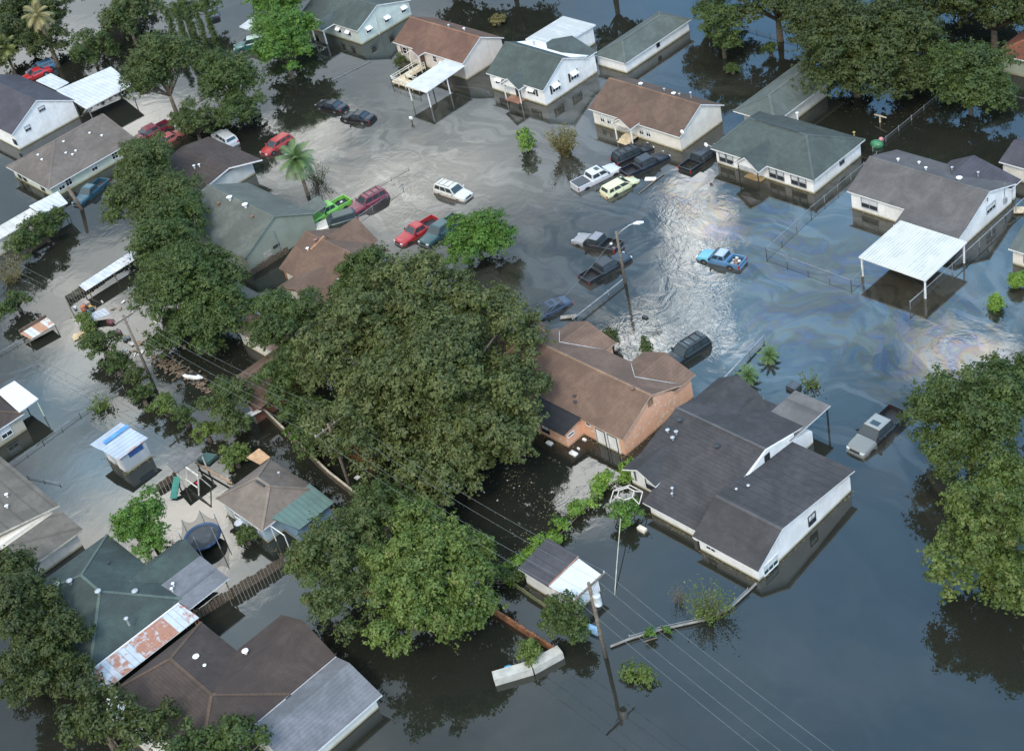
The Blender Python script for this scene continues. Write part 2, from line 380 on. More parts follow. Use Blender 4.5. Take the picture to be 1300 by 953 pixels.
# -- windows: frame > pane (+ mullions on the frame)
def window(par, face, c0, pos, z, wd_=.9, ht=1.1, frame=TRIM, cols=2, rows=2, shutters=None, awning=None, blind=False, name='window', pane=None):
    """face 'y' looks to -Y at y=c0 (pos is x); face 'x' looks to +X at x=c0 (pos is y)"""
    f = M(); g = M()
    def bx(mm, a0, a1, z0, z1, d0, d1, mi=0):
        if face == 'y': mm.box(a0, a1, c0-d1, c0-d0, z0, z1, mi)
        else: mm.box(c0+d0, c0+d1, a0, a1, z0, z1, mi)
    a0, a1, z0, z1, t = pos-wd_/2, pos+wd_/2, z-ht/2, z+ht/2, .07
    bx(f, a0-t, a0, z0-t, z1+t, 0, .05); bx(f, a1, a1+t, z0-t, z1+t, 0, .05); bx(f, a0, a1, z1, z1+t, 0, .05); bx(f, a0, a1, z0-t, z0, 0, .07)
    for i in range(1, cols): x = a0+(a1-a0)*i/cols; bx(f, x-.02, x+.02, z0, z1, 0, .03)
    for i in range(1, rows): y = z0+(z1-z0)*i/rows; bx(f, a0, a1, y-.02, y+.02, 0, .027)
    bx(g, a0, a1, z0, z1, -.02, .012)
    fo = f.build(name, frame, par); g.build('pane', pane or PANE, fo)
    if blind or (wd_*ht > .5 and random.random() < .55):
        b = M(); bx(b, a0+.03, a1-.03, z0+ht*.42, z1-.03, .013, .017); b.build('blind', BLIND, fo)
    if shutters:
        for sx in (a0-t-.34, a1+t+.04):
            s_ = M(); bx(s_, sx, sx+.30, z0-.05, z1+.05, 0, .04); s_.build('shutter', shutters, par)
    if awning:
        a = M()
        if face == 'y': a.slab([(a0-.1, c0-.02, z1+.15), (a0-.1, c0-.55, z1-.2), (a1+.1, c0-.55, z1-.2), (a1+.1, c0-.02, z1+.15)], .04)
        else: a.slab([(c0+.02, a0-.1, z1+.15), (c0+.55, a0-.1, z1-.2), (c0+.55, a1+.1, z1-.2), (c0+.02, a1+.1, z1+.15)], .04)
        a.build('window_awning', awning, par)
    return fo
def body(par, x0, x1, y0, y1, ze, mat, gable=None, yr=None, zr=None, name='wall', zb=-1.0):
    mm = M()
    if gable == 'x':       # ridge along x, gable walls at x0 and x1
        mm.extr([(x0, y0, zb), (x0, y0, ze), (x0, yr, zr), (x0, y1, ze), (x0, y1, zb)], (x1-x0, 0, 0))
    elif gable == 'y':
        mm.extr([(x0, y0, zb), (x0, y0, ze), (yr, y0, zr), (x1, y0, ze), (x1, y0, zb)], (0, y1-y0, 0))
    else: mm.box(x0, x1, y0, y1, zb, ze)
    return mm.build(name, mat, par)
RT = .14
def gable_x(par, x0, x1, y0, y1, ze, yr, zr, mats, oh=.35, rk=.3, name='roof', ze2=None, cap=True):
    ze2 = ze if ze2 is None else ze2
    s1 = (zr-ze)/(yr-y0); s2 = (zr-ze2)/(y1-yr); a, b = x0-rk, x1+rk; d = RT
    mm = M()
    mm.slab([(a, y0-oh, ze-oh*s1+d), (b, y0-oh, ze-oh*s1+d), (b, yr, zr+d), (a, yr, zr+d)], d)
    mm.slab([(a, yr, zr+d), (b, yr, zr+d), (b, y1+oh, ze2-oh*s2+d), (a, y1+oh, ze2-oh*s2+d)], d)
    ro = mm.build(name, mats, par)
    if cap: M().slab([(a, yr-.13, zr+d-.13*s1+.025), (b, yr-.13, zr+d-.13*s1+.025), (b, yr, zr+d+.03), (a, yr, zr+d+.03)], .02, 0, 0).slab([(a, yr, zr+d+.03), (b, yr, zr+d+.03), (b, yr+.13, zr+d-.13*s2+.025), (a, yr+.13, zr+d-.13*s2+.025)], .02, 0, 0).build('ridge_cap', mats[2] if len(mats) > 2 else mats[0], ro)
    return ro
def gable_y(par, x0, x1, y0, y1, ze, xr, zr, mats, oh=.3, rk0=.3, rk1=0.0, name='wing_roof', ye=None):
    s1 = (zr-ze)/(xr-x0); s2 = (zr-ze)/(x1-xr); a, b = y0-rk0, y1+rk1; d = RT
    mm = M()
    e = a if ye is None else ye
    mm.slab([(x0-oh, e, ze-oh*s1+d), (xr, a, zr+d), (xr, b, zr+d), (x0-oh, b, ze-oh*s1+d)], d)
    mm.slab([(xr, a, zr+d), (x1+oh, e, ze-oh*s2+d), (x1+oh, b, ze-oh*s2+d), (xr, b, zr+d)], d)
    return mm.build(name, mats, par)
def hip(par, x0, x1, y0, y1, ze, zr, mats, oh=.4, axis='x', r0=None, r1=None, name='roof', yr=None):
    """hip roof; r0/r1 are where the ridge starts/ends along its axis"""
    X0, X1, Y0, Y1 = x0-oh, x1+oh, y0-oh, y1+oh; z = ze+.02; d = RT; mm = M()
    if axis == 'x':
        yc = (y0+y1)/2 if yr is None else yr
        h = (Y1-Y0)/2; A = (r0 if r0 is not None else X0+h, yc, zr+d); B = (r1 if r1 is not None else X1-h, yc, zr+d)
        mm.slab([(X0, Y0, z), (X1, Y0, z), B, A], d); mm.slab([(X1, Y1, z), (X0, Y1, z), A, B], d)
        mm.slab([(X1, Y0, z), (X1, Y1, z), B], d); mm.slab([(X0, Y1, z), (X0, Y0, z), A], d)
        caps = [((X0, Y0, z), A), ((X1, Y0, z), B), ((X0, Y1, z), A), ((X1, Y1, z), B), (A, B)]
    else:
        xc = (x0+x1)/2 if yr is None else yr
        h = (X1-X0)/2; A = (xc, r0 if r0 is not None else Y0+h, zr+d); B = (xc, r1 if r1 is not None else Y1-h, zr+d)
        mm.slab([(X0, Y1, z), (X0, Y0, z), A, B], d); mm.slab([(X1, Y0, z), (X1, Y1, z), B, A], d)
        mm.slab([(X0, Y0, z), (X1, Y0, z), A], d); mm.slab([(X1, Y1, z), (X0, Y1, z), B], d)
        caps = [((X0, Y0, z), A), ((X1, Y0, z), A), ((X0, Y1, z), B), ((X1, Y1, z), B), (A, B)]
    ro = mm.build(name, mats, par)
    c = M()
    for p, q in caps:
        if (Vector(p)-Vector(q)).length > .3: c.beam(p, q, .26, .035)
    c.build('ridge_cap', mats[2] if len(mats) > 2 else mats[0], ro)
    return ro
def vent(par, x, y, z, r_=.13, h=.35, mat=None, cap=True):
    mm = M().tube([(x, y, z-.5), (x, y, z+h)], r_*.6)
    if cap: mm.tube([(x, y, z+h), (x, y, z+h+.06), (x, y, z+h+.14)], [r_*1.25, r_*1.3, r_*.3])
    return mm.build('roof_vent', mat or GALV, par)
def posts(par, pts, z, mat, t=.12, name='post'):
    for x, y in pts: M().box(x-t/2, x+t/2, y-t/2, y+t/2, -1, z).build(name, mat, par)

# ------------------------------------------------------------------ ground and water
gm = plain('sunken_ground', (.06, .05, .035), .9)
M().poly([(-3000, -3000, -1.6), (3000, -3000, -1.6), (3000, 3000, -1.6), (-3000, 3000, -1.6)]).build('ground', gm)['kind'] = 'structure'
wo_ = M()
wo_.poly([(-3000, -3000, 0), (3000, -3000, 0), (3000, 3000, 0), (-3000, 3000, 0)])
wo_.build('flood_water', MATS['flood_water'])['kind'] = 'structure'

# ------------------------------------------------------------------ roof materials
ST = {}
ST['brown'] = [shingle('brown_shingle', (.130, .086, .064), (1.05, 1, .95)), TRIM, shingle('brown_cap', (.21, .125, .08))]
ST['rust'] = [shingle('russet_shingle', (.155, .084, .060), (1.0, 1.05, 1.0)), TRIM, shingle('russet_cap', (.27, .14, .085))]
ST['redbrown'] = [shingle('red_brown_shingle', (.150, .094, .066)), plain('brown_fascia', (.26, .17, .12)), shingle('red_brown_cap', (.19, .115, .08))]
ST['green'] = [shingle('green_shingle', (.070, .086, .080), (.97, 1.03, 1)), TRIM, shingle('green_cap', (.09, .108, .10))]
ST['greygreen'] = [shingle('pale_green_shingle', (.105, .125, .115)), TRIM, shingle('pale_green_cap', (.13, .15, .135))]
ST['olive'] = [shingle('olive_shingle', (.125, .135, .115)), plain('olive_trim', (.2, .23, .19)), shingle('olive_cap', (.15, .16, .135))]
ST['grey'] = [shingle('grey_shingle', (.118, .11, .108)), TRIM, shingle('grey_cap', (.14, .13, .125))]
ST['char'] = [shingle('charcoal_shingle', (.054, .052, .054), (1.15, 1.1, 1.08)), TRIM, shingle('charcoal_cap', (.095, .093, .094))]
ST['plum'] = [shingle('plum_grey_shingle', (.07, .066, .078)), TRIM, shingle('plum_grey_cap', (.08, .075, .088))]
ST['tan'] = [shingle('taupe_shingle', (.15, .125, .108)), TRIM, shingle('taupe_cap', (.17, .14, .12))]
ST['tan2'] = [shingle('sandy_brown_shingle', (.185, .15, .125)), TRIM, shingle('sandy_brown_cap', (.22, .175, .14))]
ST['dark'] = [shingle('dark_brown_shingle', (.068, .05, .043)), TRIM, shingle('dark_brown_cap', (.12, .08, .055))]
ST['dgreen'] = [shingle('dark_green_shingle', (.058, .074, .070), (.95, 1.15, 1.03)), TRIM, shingle('dark_green_cap', (.11, .145, .125))]
ST['slate'] = [shingle('slate_grey_shingle', (.16, .165, .18)), TRIM, shingle('slate_cap', (.18, .18, .19))]

# ---- white house with the charcoal roof (largest, lower right)
h = thing('house', 'white house with a big dark charcoal roof of several gables, nearest house right of centre', 'house', (33, -4, 0))
body(h, 33.4, 39.35, -11.1, 1.0, 1.55, WHITE, 'x', -8.1, 3.35)
body(h, 27.4, 33.35, -10.3, 4.0, 1.35, WHITE, 'x', -2.0, 3.72)
body(h, 23.7, 27.35, -8.4, 4.0, 1.9, WHITE, 'x', -2.0, 3.72, name='wall')
gable_x(h, 33.3, 39.35, -11.1, 1.0, 1.55, -8.1, 3.30, ST['char'], .3, .3, ze2=2.15, name='lower_roof')
sl = 2.43/8.3; sb = (3.75-2.2)/6.0
def zf(y): return 3.75+sl*(y+2.0)+RT if y < -2 else 3.75-sb*(y+2.0)+RT
mr = M()
mr.slab([(26.95, -10.65, zf(-10.65)), (33.28, -10.65, zf(-10.65)), (33.28, -2, zf(-2)), (23.7, -2, zf(-2)), (23.7, -8.2, zf(-8.2)), (26.95, -8.2, zf(-8.2))], RT)
mr.slab([(23.7, -2, zf(-2)), (33.28, -2, zf(-2)), (33.28, 4.35, zf(4.35)), (23.7, 4.35, zf(4.35))], RT)
ro = mr.build('main_roof', ST['char'], h)
M().beam((23.7, -2, 3.93), (33.28, -2, 3.93), .26, .035).build('ridge_cap', ST['char'][2], ro)
# tall gable wall that rises over the lower roof
M().extr([(33.3, -6.4, 2.2), (33.3, -2.0, 3.84), (33.3, 1.6, 2.9), (33.3, 1.6, 2.0)], (.08, 0, 0)).build('gable_wall', WHITE, h)
window(h, 'x', 33.38, -2.0, 2.95, .55, .75, DARK, 2, 2)
gable_y(h, 23.6, 26.9, -8.9, -4.0, 2.0, 25.25, 2.78, ST['char'], .25, .2, 0, name='wing_roof')
M().extr([(23.65, -8.45, -1), (23.65, -8.45, 2.0), (25.25, -8.45, 2.75), (26.85, -8.45, 2.0), (26.85, -8.45, -1)], (0, .05, 0)).build('gable_wall', WHITE, h)
window(h, 'y', -8.46, 25.9, 1.1, 1.0, 1.1, DARK, 1, 1)
window(h, 'y', -8.46, 24.2, 1.3, .12, 1.2, GALV, 1, 1, name='downpipe')
gable_y(h, 22.9, 27.4, -1.2, 4.35, 2.0, 25.1, 3.3, ST['char'], .3, 0, .35, name='dormer_roof')
M().extr([(22.95, 4.02, 1.5), (22.95, 4.02, 2.0), (25.1, 4.02, 3.28), (27.35, 4.02, 2.0), (27.35, 4.02, 1.5)], (0, .06, 0)).build('dormer_wall', WHITE, h)
gable_y(h, 26.9, 29.4, -.4, 3.4, 2.2, 28.1, 3.1, ST['char'], .2, 0, .2, name='dormer_roof')
M().extr([(26.95, 3.1, 2.0), (26.95, 3.1, 2.2), (28.1, 3.1, 3.07), (29.35, 3.1, 2.2), (29.35, 3.1, 2.0)], (0, .05, 0)).build('dormer_wall', WHITE, h)
window(h, 'y', -10.31, 29.9, 1.05, 2.6, .35, TRIM, 1, 1)
window(h, 'y', -11.11, 34.6, .95, .9, .6, TRIM, 2, 2)
M().box(32.2, 32.6, -10.55, -10.31, -1, 1.3).build('downpipe', TRIM, h)
window(h, 'x', 39.36, -4.2 , 1.15, .85, .95, DARK, 2, 2)
window(h, 'x', 39.36, -9.6, .55, 1.7, .95, TRIM, 3, 1, pane=glass('teal_glass', (.015, .06, .06)))
g_ = M().slab([(29.8, .9, 2.62), (33.5, .9, 2.62), (33.5, 6.5, 2.50), (29.8, 6.5, 2.50)], .13)
g_.build('carport_roof', [shingle('weathered_felt', (.15, .14, .135)), TRIM], h)
posts(h, [(33.3, 6.25), (30.0, 6.3)], 2.4, DARK)
for x, y in ((24.6, -4.3), (25.4, -4.1), (25.5, -4.7)): vent(h, x, y, 3.75-.29*abs(y+2)+.1, .16, .3)
vent(h, 29.5, -3.6, 3.3, .22, .3, DARK); vent(h, 24.9, -3.0, 3.5, .22, .3, DARK); vent(h, 28.6, -8.6, 1.9, .12, .35); vent(h, 28.9, -9.0, 1.8, .1, .3)
vent(h, 34.3, -5.6, 2.9, .12, .3); vent(h, 33.9, -6.6, 3.0, .1, .4)

ST['warm'] = [shingle('warm_brown_shingle', (.175, .110, .078)), plain('peach_fascia', (.48, .33, .24)), shingle('warm_brown_cap', (.28, .18, .12))]
# ---- orange brick house
BRK = brick('orange_brick', (.74, .40, .25), (.68, .35, .21), (.60, .46, .34))
h = thing('house', 'orange brick house with brown shingle roof and two projecting wings beside the big oak', 'house', (13, -2, 0))
body(h, 5.7, 20.85, -6.2, 1.15, 2.3, BRK, 'x', -2.3, 4.25)
gable_x(h, 5.7, 20.85, -6.2, 1.2, 2.3, -2.3, 4.25, ST['warm'], .3, .3, ze2=2.75)
for xa, xb, xr, yn, yf in ((5.9, 11.5, 8.2, -1.4, 2.75), (15.1, 20.83, 17.7, -1.3, 3.1)):
    M().extr([(xa+.1, yf-.05, -1), (xa+.1, yf-.05, 2.5), (xr, yf-.05, 3.5), (xb-.02, yf-.05, 2.5), (xb-.02, yf-.05, -1)], (0, -2.6, 0)).build('wing_wall', BRK, h)
    gable_y(h, xa+.1, xb-.1, yn, yf, 2.55, xr, 3.55, ST['warm'], .35, 0, .35, ye=.6)
    v = M()
    v.beam((xb+.1, 1.5, 2.73), (xr, -.72, 3.76), 0.07, .04).beam((xa-.1, 1.5, 2.73), (xr, -.72, 3.76), .06, .04)
    v.build('valley_flashing', plain('muted_flashing', (.42, .40, .38), .6), h)
body(h, 10.9, 15.75, -8.3, -6.2, 1.95, BRK, name='low_wing_wall')
M().slab([(10.7, -8.75, 2.02), (16.05, -8.75, 2.02), (16.05, -5.85, 2.42), (10.7, -5.85, 2.42)], .12).build('low_wing_roof', [shingle('black_felt', (.03, .028, .028)), plain('black_edge', (.05, .04, .035))], h)
M().box(17.4, 20.3, -6.26, -6.2, -1, 2.1).build('garage_surround', TRIM, h)
for x in (18.1, 19.55):
    d_ = M().box(x-.5, x+.5, -6.30, -6.26, -1, 1.75); d_.build('garage_door', WHITE, h)
    f_ = M().box(x-.56, x-.5, -6.32, -6.26, -1, 1.8).box(x+.5, x+.56, -6.32, -6.26, -1, 1.8).box(x-.5, x+.5, -6.32, -6.26, 1.75, 1.8); f_.build('door_frame', DARK, h)
window(h, 'y', -6.21, 16.6, 1.7, .5, .28, TRIM, 1, 1); window(h, 'x', 15.76, -7.7, 1.2, .7, .22, TRIM, 1, 1)
window(h, 'x', 20.86, -2.3, 3.4, .5, .6, plain('gable_vent_wood', (.3, .18, .1)), 1, 3, pane=plain('louvre', (.2, .13, .08)))
for x in (6.0, 19.2): vent(h, x, -2.6, 4.2, .18, .25, plain('brown_vent', (.16, .09, .07)))
vent(h, 14.6, -5.5, 2.6, .14, .25, DARK); vent(h, 14.2, -5.1, 2.8, .14, .25, DARK)
window(h, 'y', -8.31, 13.1, 1.0, .9, .8, DARK, 2, 1)

# ---- grey roofed house with carport, right
h = thing('house', "white house with a grey gable roof and a broad white metal carport", 'house', (22, 38, 0))
body(h, 15.4, 28.6, 34.9, 43.2, 2.2, WHITE, 'x', 38.7, 3.95)
gable_x(h, 15.4, 28.6, 34.9, 43.2, 2.2, 38.7, 3.95, ST['grey'], .3, .3, ze2=2.2)
body(h, 22.1, 28.58, 33.0, 34.95, 1.2, WHITE, name='wall')
M().slab([(22.0, 32.6, 1.55), (28.9, 32.6, 1.55), (28.9, 34.7, 2.27), (22.0, 34.7, 2.27)], .13).build('porch_roof', ST['grey'], h)
M().extr([(28.55, 33.0, 0), (28.55, 33.0, 1.35), (28.55, 34.95, 2.1), (28.55, 34.95, 0)], (.04, 0, 0)).build('wall', WHITE, h)
gable_y(h, 21.2, 28.6, 40.0, 44.2, 2.05, 23.6, 3.3, ST['plum'], .3, 0, .3, ye=42.6)
M().extr([(21.3, 43.6, -1), (21.3, 43.6, 2.1), (23.6, 43.6, 3.2), (28.5, 43.6, 2.1), (28.5, 43.6, -1)], (0, .5, 0)).build('wing_wall', WHITE, h)
window(h, 'y', 34.89, 17.6, 1.25, 1.9, 1.2, plain('grey_frame', (.35, .36, .38)), 2, 2, blind=True)
window(h, 'x', 28.61, 39.4, 1.75, 1.5, .8, plain('grey_frame', (.35, .36, .38)), 3, 1)
window(h, 'x', 28.61, 38.75, 3.0, .3, .45, TRIM, 1, 2, name='gable_vent')
CP = sheet('cream_metal_roof', (.56, .55, .49), rib='x', pitch=.32, tint=(.50, .48, .40))
M().slab([(22.9, 25.6, 2.36), (30.3, 25.6, 2.30), (30.3, 32.55, 2.42), (22.9, 32.55, 2.42)], .16).build('carport_roof', [CP, TRIM], h)
posts(h, [(23.1, 25.8), (30.1, 25.8), (30.1, 32.3), (23.1, 31.9)], 2.2, TRIM, .14)
for x, y, z in ((17.8, 39.8, 3.6), (21.2, 39.6, 3.7), (19.6, 40.8, 3.2)): vent(h, x, y, z, .13, .3, TRIM)
vent(h, 25.0, 39.6, 3.6, .25, .35, TRIM); vent(h, 25.6, 42.0, 2.9, .12, .5); vent(h, 22.9, 41.6, 3.1, .12, .3)
mb = M().box(28.62, 28.85, 41.6, 42.0, .9, 1.5); mb.build('meter_box', GALV, h)
M().tube([(28.66, 41.8, 1.5), (28.66, 41.8, 3.2)], .035).build('meter_pipe', GALV, h)

# ---- green hip-roofed white house
h = thing('house', "white house with a green hip roof and dark framed double windows", 'house', (4, 39, 0))
body(h, -2.7, 10.4, 35.2, 43.6, 2.0, WHITE)
hip(h, -2.7, 10.4, 35.2, 43.6, 2.0, 3.75, ST['green'], .4, r0=-1.2, r1=6.6)
gable_y(h, 1.4, 4.4, 33.6, 37.6, 2.05, 2.9, 3.2, ST['green'], .25, .2, 0, name='porch_roof')
M().extr([(1.5, 33.7, 1.95), (1.5, 33.7, 2.1), (2.9, 33.7, 3.15), (4.3, 33.7, 2.1), (4.3, 33.7, 1.95)], (0, .08, 0)).build('porch_gable', WHITE, h)
posts(h, [(1.6, 33.8), (4.2, 33.8)], 2.0, DARK, .09)
M().box(1.8, 4.0, 34.3, 35.15, -1, .12).build('porch_step', plain('porch_wood', (.30, .2, .09)), h)
M().box(2.4, 3.3, 35.14, 35.2, -.3, 1.7).build('door', TRIM, h)
gf = plain('grey_window_frame', (.16, .17, .18))
for x in (-1.3, 4.95+.0, 8.5):
    if x == 4.95: x = 5.6
    window(h, 'y', 35.19, x-.52, 1.05, .85, 1.15, gf, 1, 2, blind=True); window(h, 'y', 35.19, x+.52, 1.05, .85, 1.15, gf, 1, 2, blind=True)
window(h, 'x', 10.41, 40.2, 1.35, .75, .85, gf, 2, 2)
M().beam((-.2, 39.45, 3.95), (5.6, 39.45, 3.95), .16, .06).build('ridge_vent', DARK, h)
body(h, -5.6, -.5, 43.7, 52.5, 2.0, siding('cream_siding', (.66, .62, .54)), name='wing_wall')
hip(h, -5.7, -.3, 42.6, 54.5, 2.0, 3.15, ST['greygreen'], .3, axis='y', name='wing_roof')
vent(h, 1.6, 44.3, 2.3, .14, .35, TRIM); vent(h, 9.2, 44.2, 2.0, .12, .3, plain('brass_vent', (.4, .3, .1)))
M().tube([(-3.1, 35.0, 2.1), (-3.2, 34.6, 2.5)], .03).ball((-3.3, 34.4, 2.6), .28, .1, .28).build('satellite_dish', TRIM, h)

# ---- cream house with brown roof
CREAM = siding('cream_wall', (.78, .72, .63))
h = thing('house', "cream house with a brown roof and small entry gable behind the black SUV", 'house', (-15, 38, 0))
body(h, -21.4, -7.85, 35.15, 42.4, 2.2, CREAM, 'x', 38.9, 4.1)
gable_x(h, -21.4, -7.85, 35.15, 42.4, 2.2, 38.9, 4.1, ST['brown'], .35, .3)
gable_y(h, -16.6, -13.9, 33.5, 36.8, 2.3, -15.25, 3.15, ST['rust'], .2, .15, 0, name='porch_roof')
M().extr([(-16.6, 33.55, 2.15), (-16.6, 33.55, 2.3), (-15.25, 33.55, 3.1), (-13.9, 33.55, 2.3), (-13.9, 33.55, 2.15)], (0, .08, 0)).build('porch_gable', CREAM, h)
posts(h, [(-16.5, 33.7), (-14.0, 33.7)], 2.2, TRIM, .12)
st = M()
for i in range(3): st.box(-16.1, -14.4, 33.2+i*.4, 35.1, -1, .05+i*.16)
st.build('porch_steps', PALEWOOD, h)
M().box(-15.7, -14.8, 35.09, 35.15, -.2, 1.8).build('door', TRIM, h)
for x in (-19.95, -18.85, -13.75, -12.7): window(h, 'y', 35.14, x, 1.25, .62, 1.15, TRIM, 2, 3)
for x in (-17.6, -12.5): vent(h, x, 39.9, 3.6, .22, .3, TRIM)
for x, y in ((-11.9, 40.2), (-10.9, 41), (-14.3, 40.3)): vent(h, x, y, 3.5, .12, .3)
M().tube([(-7.8, 35.6, 2.2), (-7.4, 35.2, 2.6)], .03).ball((-7.3, 35.1, 2.75), .3, .12, .3).build('satellite_dish', TRIM, h)

# ---- white house, green roof, black shutters
h = thing('house', "white house with a green roof, black shutters and a flat white rear roof", 'house', (-35, 39, 0))
body(h, -39.7, -29.95, 35.5, 44.8, 2.45, WHITE, 'x', 39.3, 4.65)
gable_x(h, -39.7, -29.95, 35.5, 43.2, 2.4, 39.3, 4.65, ST['green'], .3, .25, ze2=2.75)
gable_y(h, -37.5, -30.0, 41.2, 44.9, 2.7, -33.8, 3.95, ST['green'], .2, 0, .25, name='rear_roof', ye=42.9)
M().extr([(-37.3, 44.7, 2.3), (-37.3, 44.7, 2.7), (-33.8, 44.7, 3.9), (-30.1, 44.7, 2.7), (-30.1, 44.7, 2.3)], (0, .1, 0)).build('gable_wall', WHITE, h)
gable_y(h, -36.3, -33.2, 34.3, 37.6, 2.2, -34.7, 3.25, ST['green'], .2, .15, 0, name='porch_roof')
M().extr([(-36.2, 34.4, 2.1), (-36.2, 34.4, 2.25), (-34.7, 34.4, 3.2), (-33.3, 34.4, 2.25), (-33.3, 34.4, 2.1)], (0, .08, 0)).build('porch_gable', WHITE, h)
posts(h, [(-36.1, 34.5), (-33.4, 34.5)], 2.2, TRIM, .1)
M().box(-36.0, -33.6, 34.2, 35.4, -1, .14).build('porch_step', plain('reddish_deck', (.25, .13, .09)), h)
M().box(-35.2, -34.3, 35.44, 35.5, -.2, 1.9).build('door', DARK, h)
for x in (-37.8, -32.0): window(h, 'y', 35.49, x, 1.6, 1.0, .9, TRIM, 2, 2, shutters=DARK, awning=TRIM)
for y in (37.4, 40.7): window(h, 'x', -29.94, y, 1.6, .95, .95, TRIM, 2, 2, awning=TRIM)
for y in (37.4, 40.7):
    for s_ in (-.84, .54): M().box(-29.95, -29.9, y+s_, y+s_+.28, 1.05, 2.2).build('shutter', DARK, h)
body(h, -40.8, -35.6, 45.2, 50.5, 2.35, WHITE, name='rear_wall')
M().slab([(-41.1, 43.6, 2.78), (-36.7, 43.6, 2.78), (-36.7, 45.3, 2.76), (-35.4, 45.3, 2.76), (-35.3, 50.8, 2.62), (-41.2, 50.8, 2.62)], .2).build('flat_roof', [sheet('stained_white_roof', (.50, .50, .49), rib='y', pitch=1.3, tint=(.40, .40, .38)), TRIM], h)
vent(h, -37.2, 41.6, 3.9, .15, .3)

# ---- long green-roofed outbuilding
h = thing('outbuilding', 'long low white outbuilding with a green hip roof behind the shuttered house', 'outbuilding', (-28.5, 52, 0))
body(h, -31.1, -26.2, 46.2, 58.3, 1.6, WHITE)
hip(h, -31.1, -26.2, 46.2, 58.3, 1.6, 2.75, ST['greygreen'], .3, axis='y')
window(h, 'x', -26.19, 52.3, 1.0, .5, .5, DARK, 1, 1)

# ---- tan house with carport and ramp
TANW = siding('tan_wall', (.70, .61, .53))
h = thing('house', 'tan house with a russet roof and a white flat carport, beside a wooden ramp', 'house', (-52, 39, 0))
body(h, -58.2, -44.7, 35.6, 42.6, 2.6, TANW, 'x', 39.1, 4.4)
gable_x(h, -58.2, -44.7, 35.6, 42.6, 2.6, 39.1, 4.4, ST['rust'], .3, .25)
M().slab([(-47.7, 28.1, 2.36), (-43.6, 28.1, 2.36), (-43.9, 35.2, 2.52), (-47.7, 35.2, 2.52)], .12).build('carport_roof', [sheet('white_metal_roof', (.56, .56, .53), rib='x', pitch=.3), TRIM], h)
posts(h, [(-47.5, 28.4), (-43.8, 28.4), (-44.0, 32.0), (-47.5, 32.0)], 2.3, TRIM, .12)
gable_y(h, -54.1, -52.0, 34.2, 36.6, 2.5, -53.05, 3.1, ST['rust'], .15, .1, 0, name='porch_roof')
posts(h, [(-54.0, 34.3), (-52.1, 34.3)], 2.4, TRIM, .08)
M().box(-53.5, -52.6, 35.54, 35.6, -.2, 1.9).build('door', plain('brown_door', (.12, .07, .05)), h)
window(h, 'y', 35.59, -56.6, 1.6, .8, .9, TRIM, 1, 2, shutters=plain('brown_shutter', (.2, .13, .1))); window(h, 'y', 35.59, -50.4, 1.75, .7, .8, TRIM, 1, 2); window(h, 'y', 35.59, -49.0, 1.2, .7, .7, TRIM, 1, 2, awning=TRIM)
vent(h, -50.9, 39.4, 4.4, .15, .3); vent(h, -49.0, 40.3, 3.9, .15, .3, TRIM)
h = thing('ramp_deck', 'pale wooden access deck with white railings in front of the tan house', 'deck', (-52, 32.5, 0))
M().box(-53.6, -48.0, 30.2, 31.6, .25, .42).box(-53.6, -52.2, 31.6, 35.1, .25, .42).build('deck_floor', PALEWOOD, h)
rl = M()
def rail(mm, a, b, z0=.42, z1=1.15, t=.06, st_=1.2):
    a, b = Vector(a), Vector(b); n = max(1, int((b-a).length/st_))
    for i in range(n+1):
        p = a.lerp(b, i/n); mm.box(p.x-t/2, p.x+t/2, p.y-t/2, p.y+t/2, z0-1.4, z1)
    for z in (z1, (z0+z1)/2+.1): mm.beam((a.x, a.y, z), (b.x, b.y, z), .07, .05)
rail(rl, (-53.6, 30.2, 0), (-48, 30.2, 0)); rail(rl, (-53.6, 30.2, 0), (-53.6, 35, 0)); rail(rl, (-52.2, 31.6, 0), (-52.2, 35, 0)); rail(rl, (-52.2, 31.6, 0), (-48, 31.6, 0))
rl.build('railing', plain('cream_rail', (.66, .62, .52)), h)

# ---- pale green house at the top
PG = siding('pale_green_wall', (.60, .66, .60))
h = thing('house', "pale mint house with a green roof and window awnings at the top", 'house', (-72, 40, 0))
body(h, -79.5, -66.85, 35.9, 45.4, 2.3, PG, 'x', 39.9, 4.1)
gable_x(h, -79.5, -66.85, 35.9, 45.4, 2.3, 39.9, 4.1, ST['green'], .3, .25)
gable_y(h, -75.0, -72.1, 33.6, 37.4, 2.2, -73.5, 3.0, ST['green'], .15, .15, 0, name='porch_roof')
M().extr([(-75.0, 33.65, 2.05), (-75.0, 33.65, 2.2), (-73.5, 33.65, 2.95), (-72.1, 33.65, 2.2), (-72.1, 33.65, 2.05)], (0, .08, 0)).build('porch_gable', PG, h)
posts(h, [(-74.9, 33.8), (-72.2, 33.8)], 2.1, TRIM, .16)
for x in (-77.6, -71.3, -69.1): window(h, 'y', 35.89, x, 1.35, .75, .8, TRIM, 1, 2, awning=TRIM)
for y in (37.6, 41.0, 44.2): window(h, 'x', -66.84, y, 1.5, .8, .8, TRIM, 1, 2, awning=TRIM)
M().tube([(-66.78, 39.2, -1), (-66.78, 39.2, 3.6)], .04).build('downpipe', TRIM, h)
vent(h, -71, 41.3, 3.7, .14, .3, TRIM); vent(h, -69, 42, 3.4, .14, .3, TRIM)

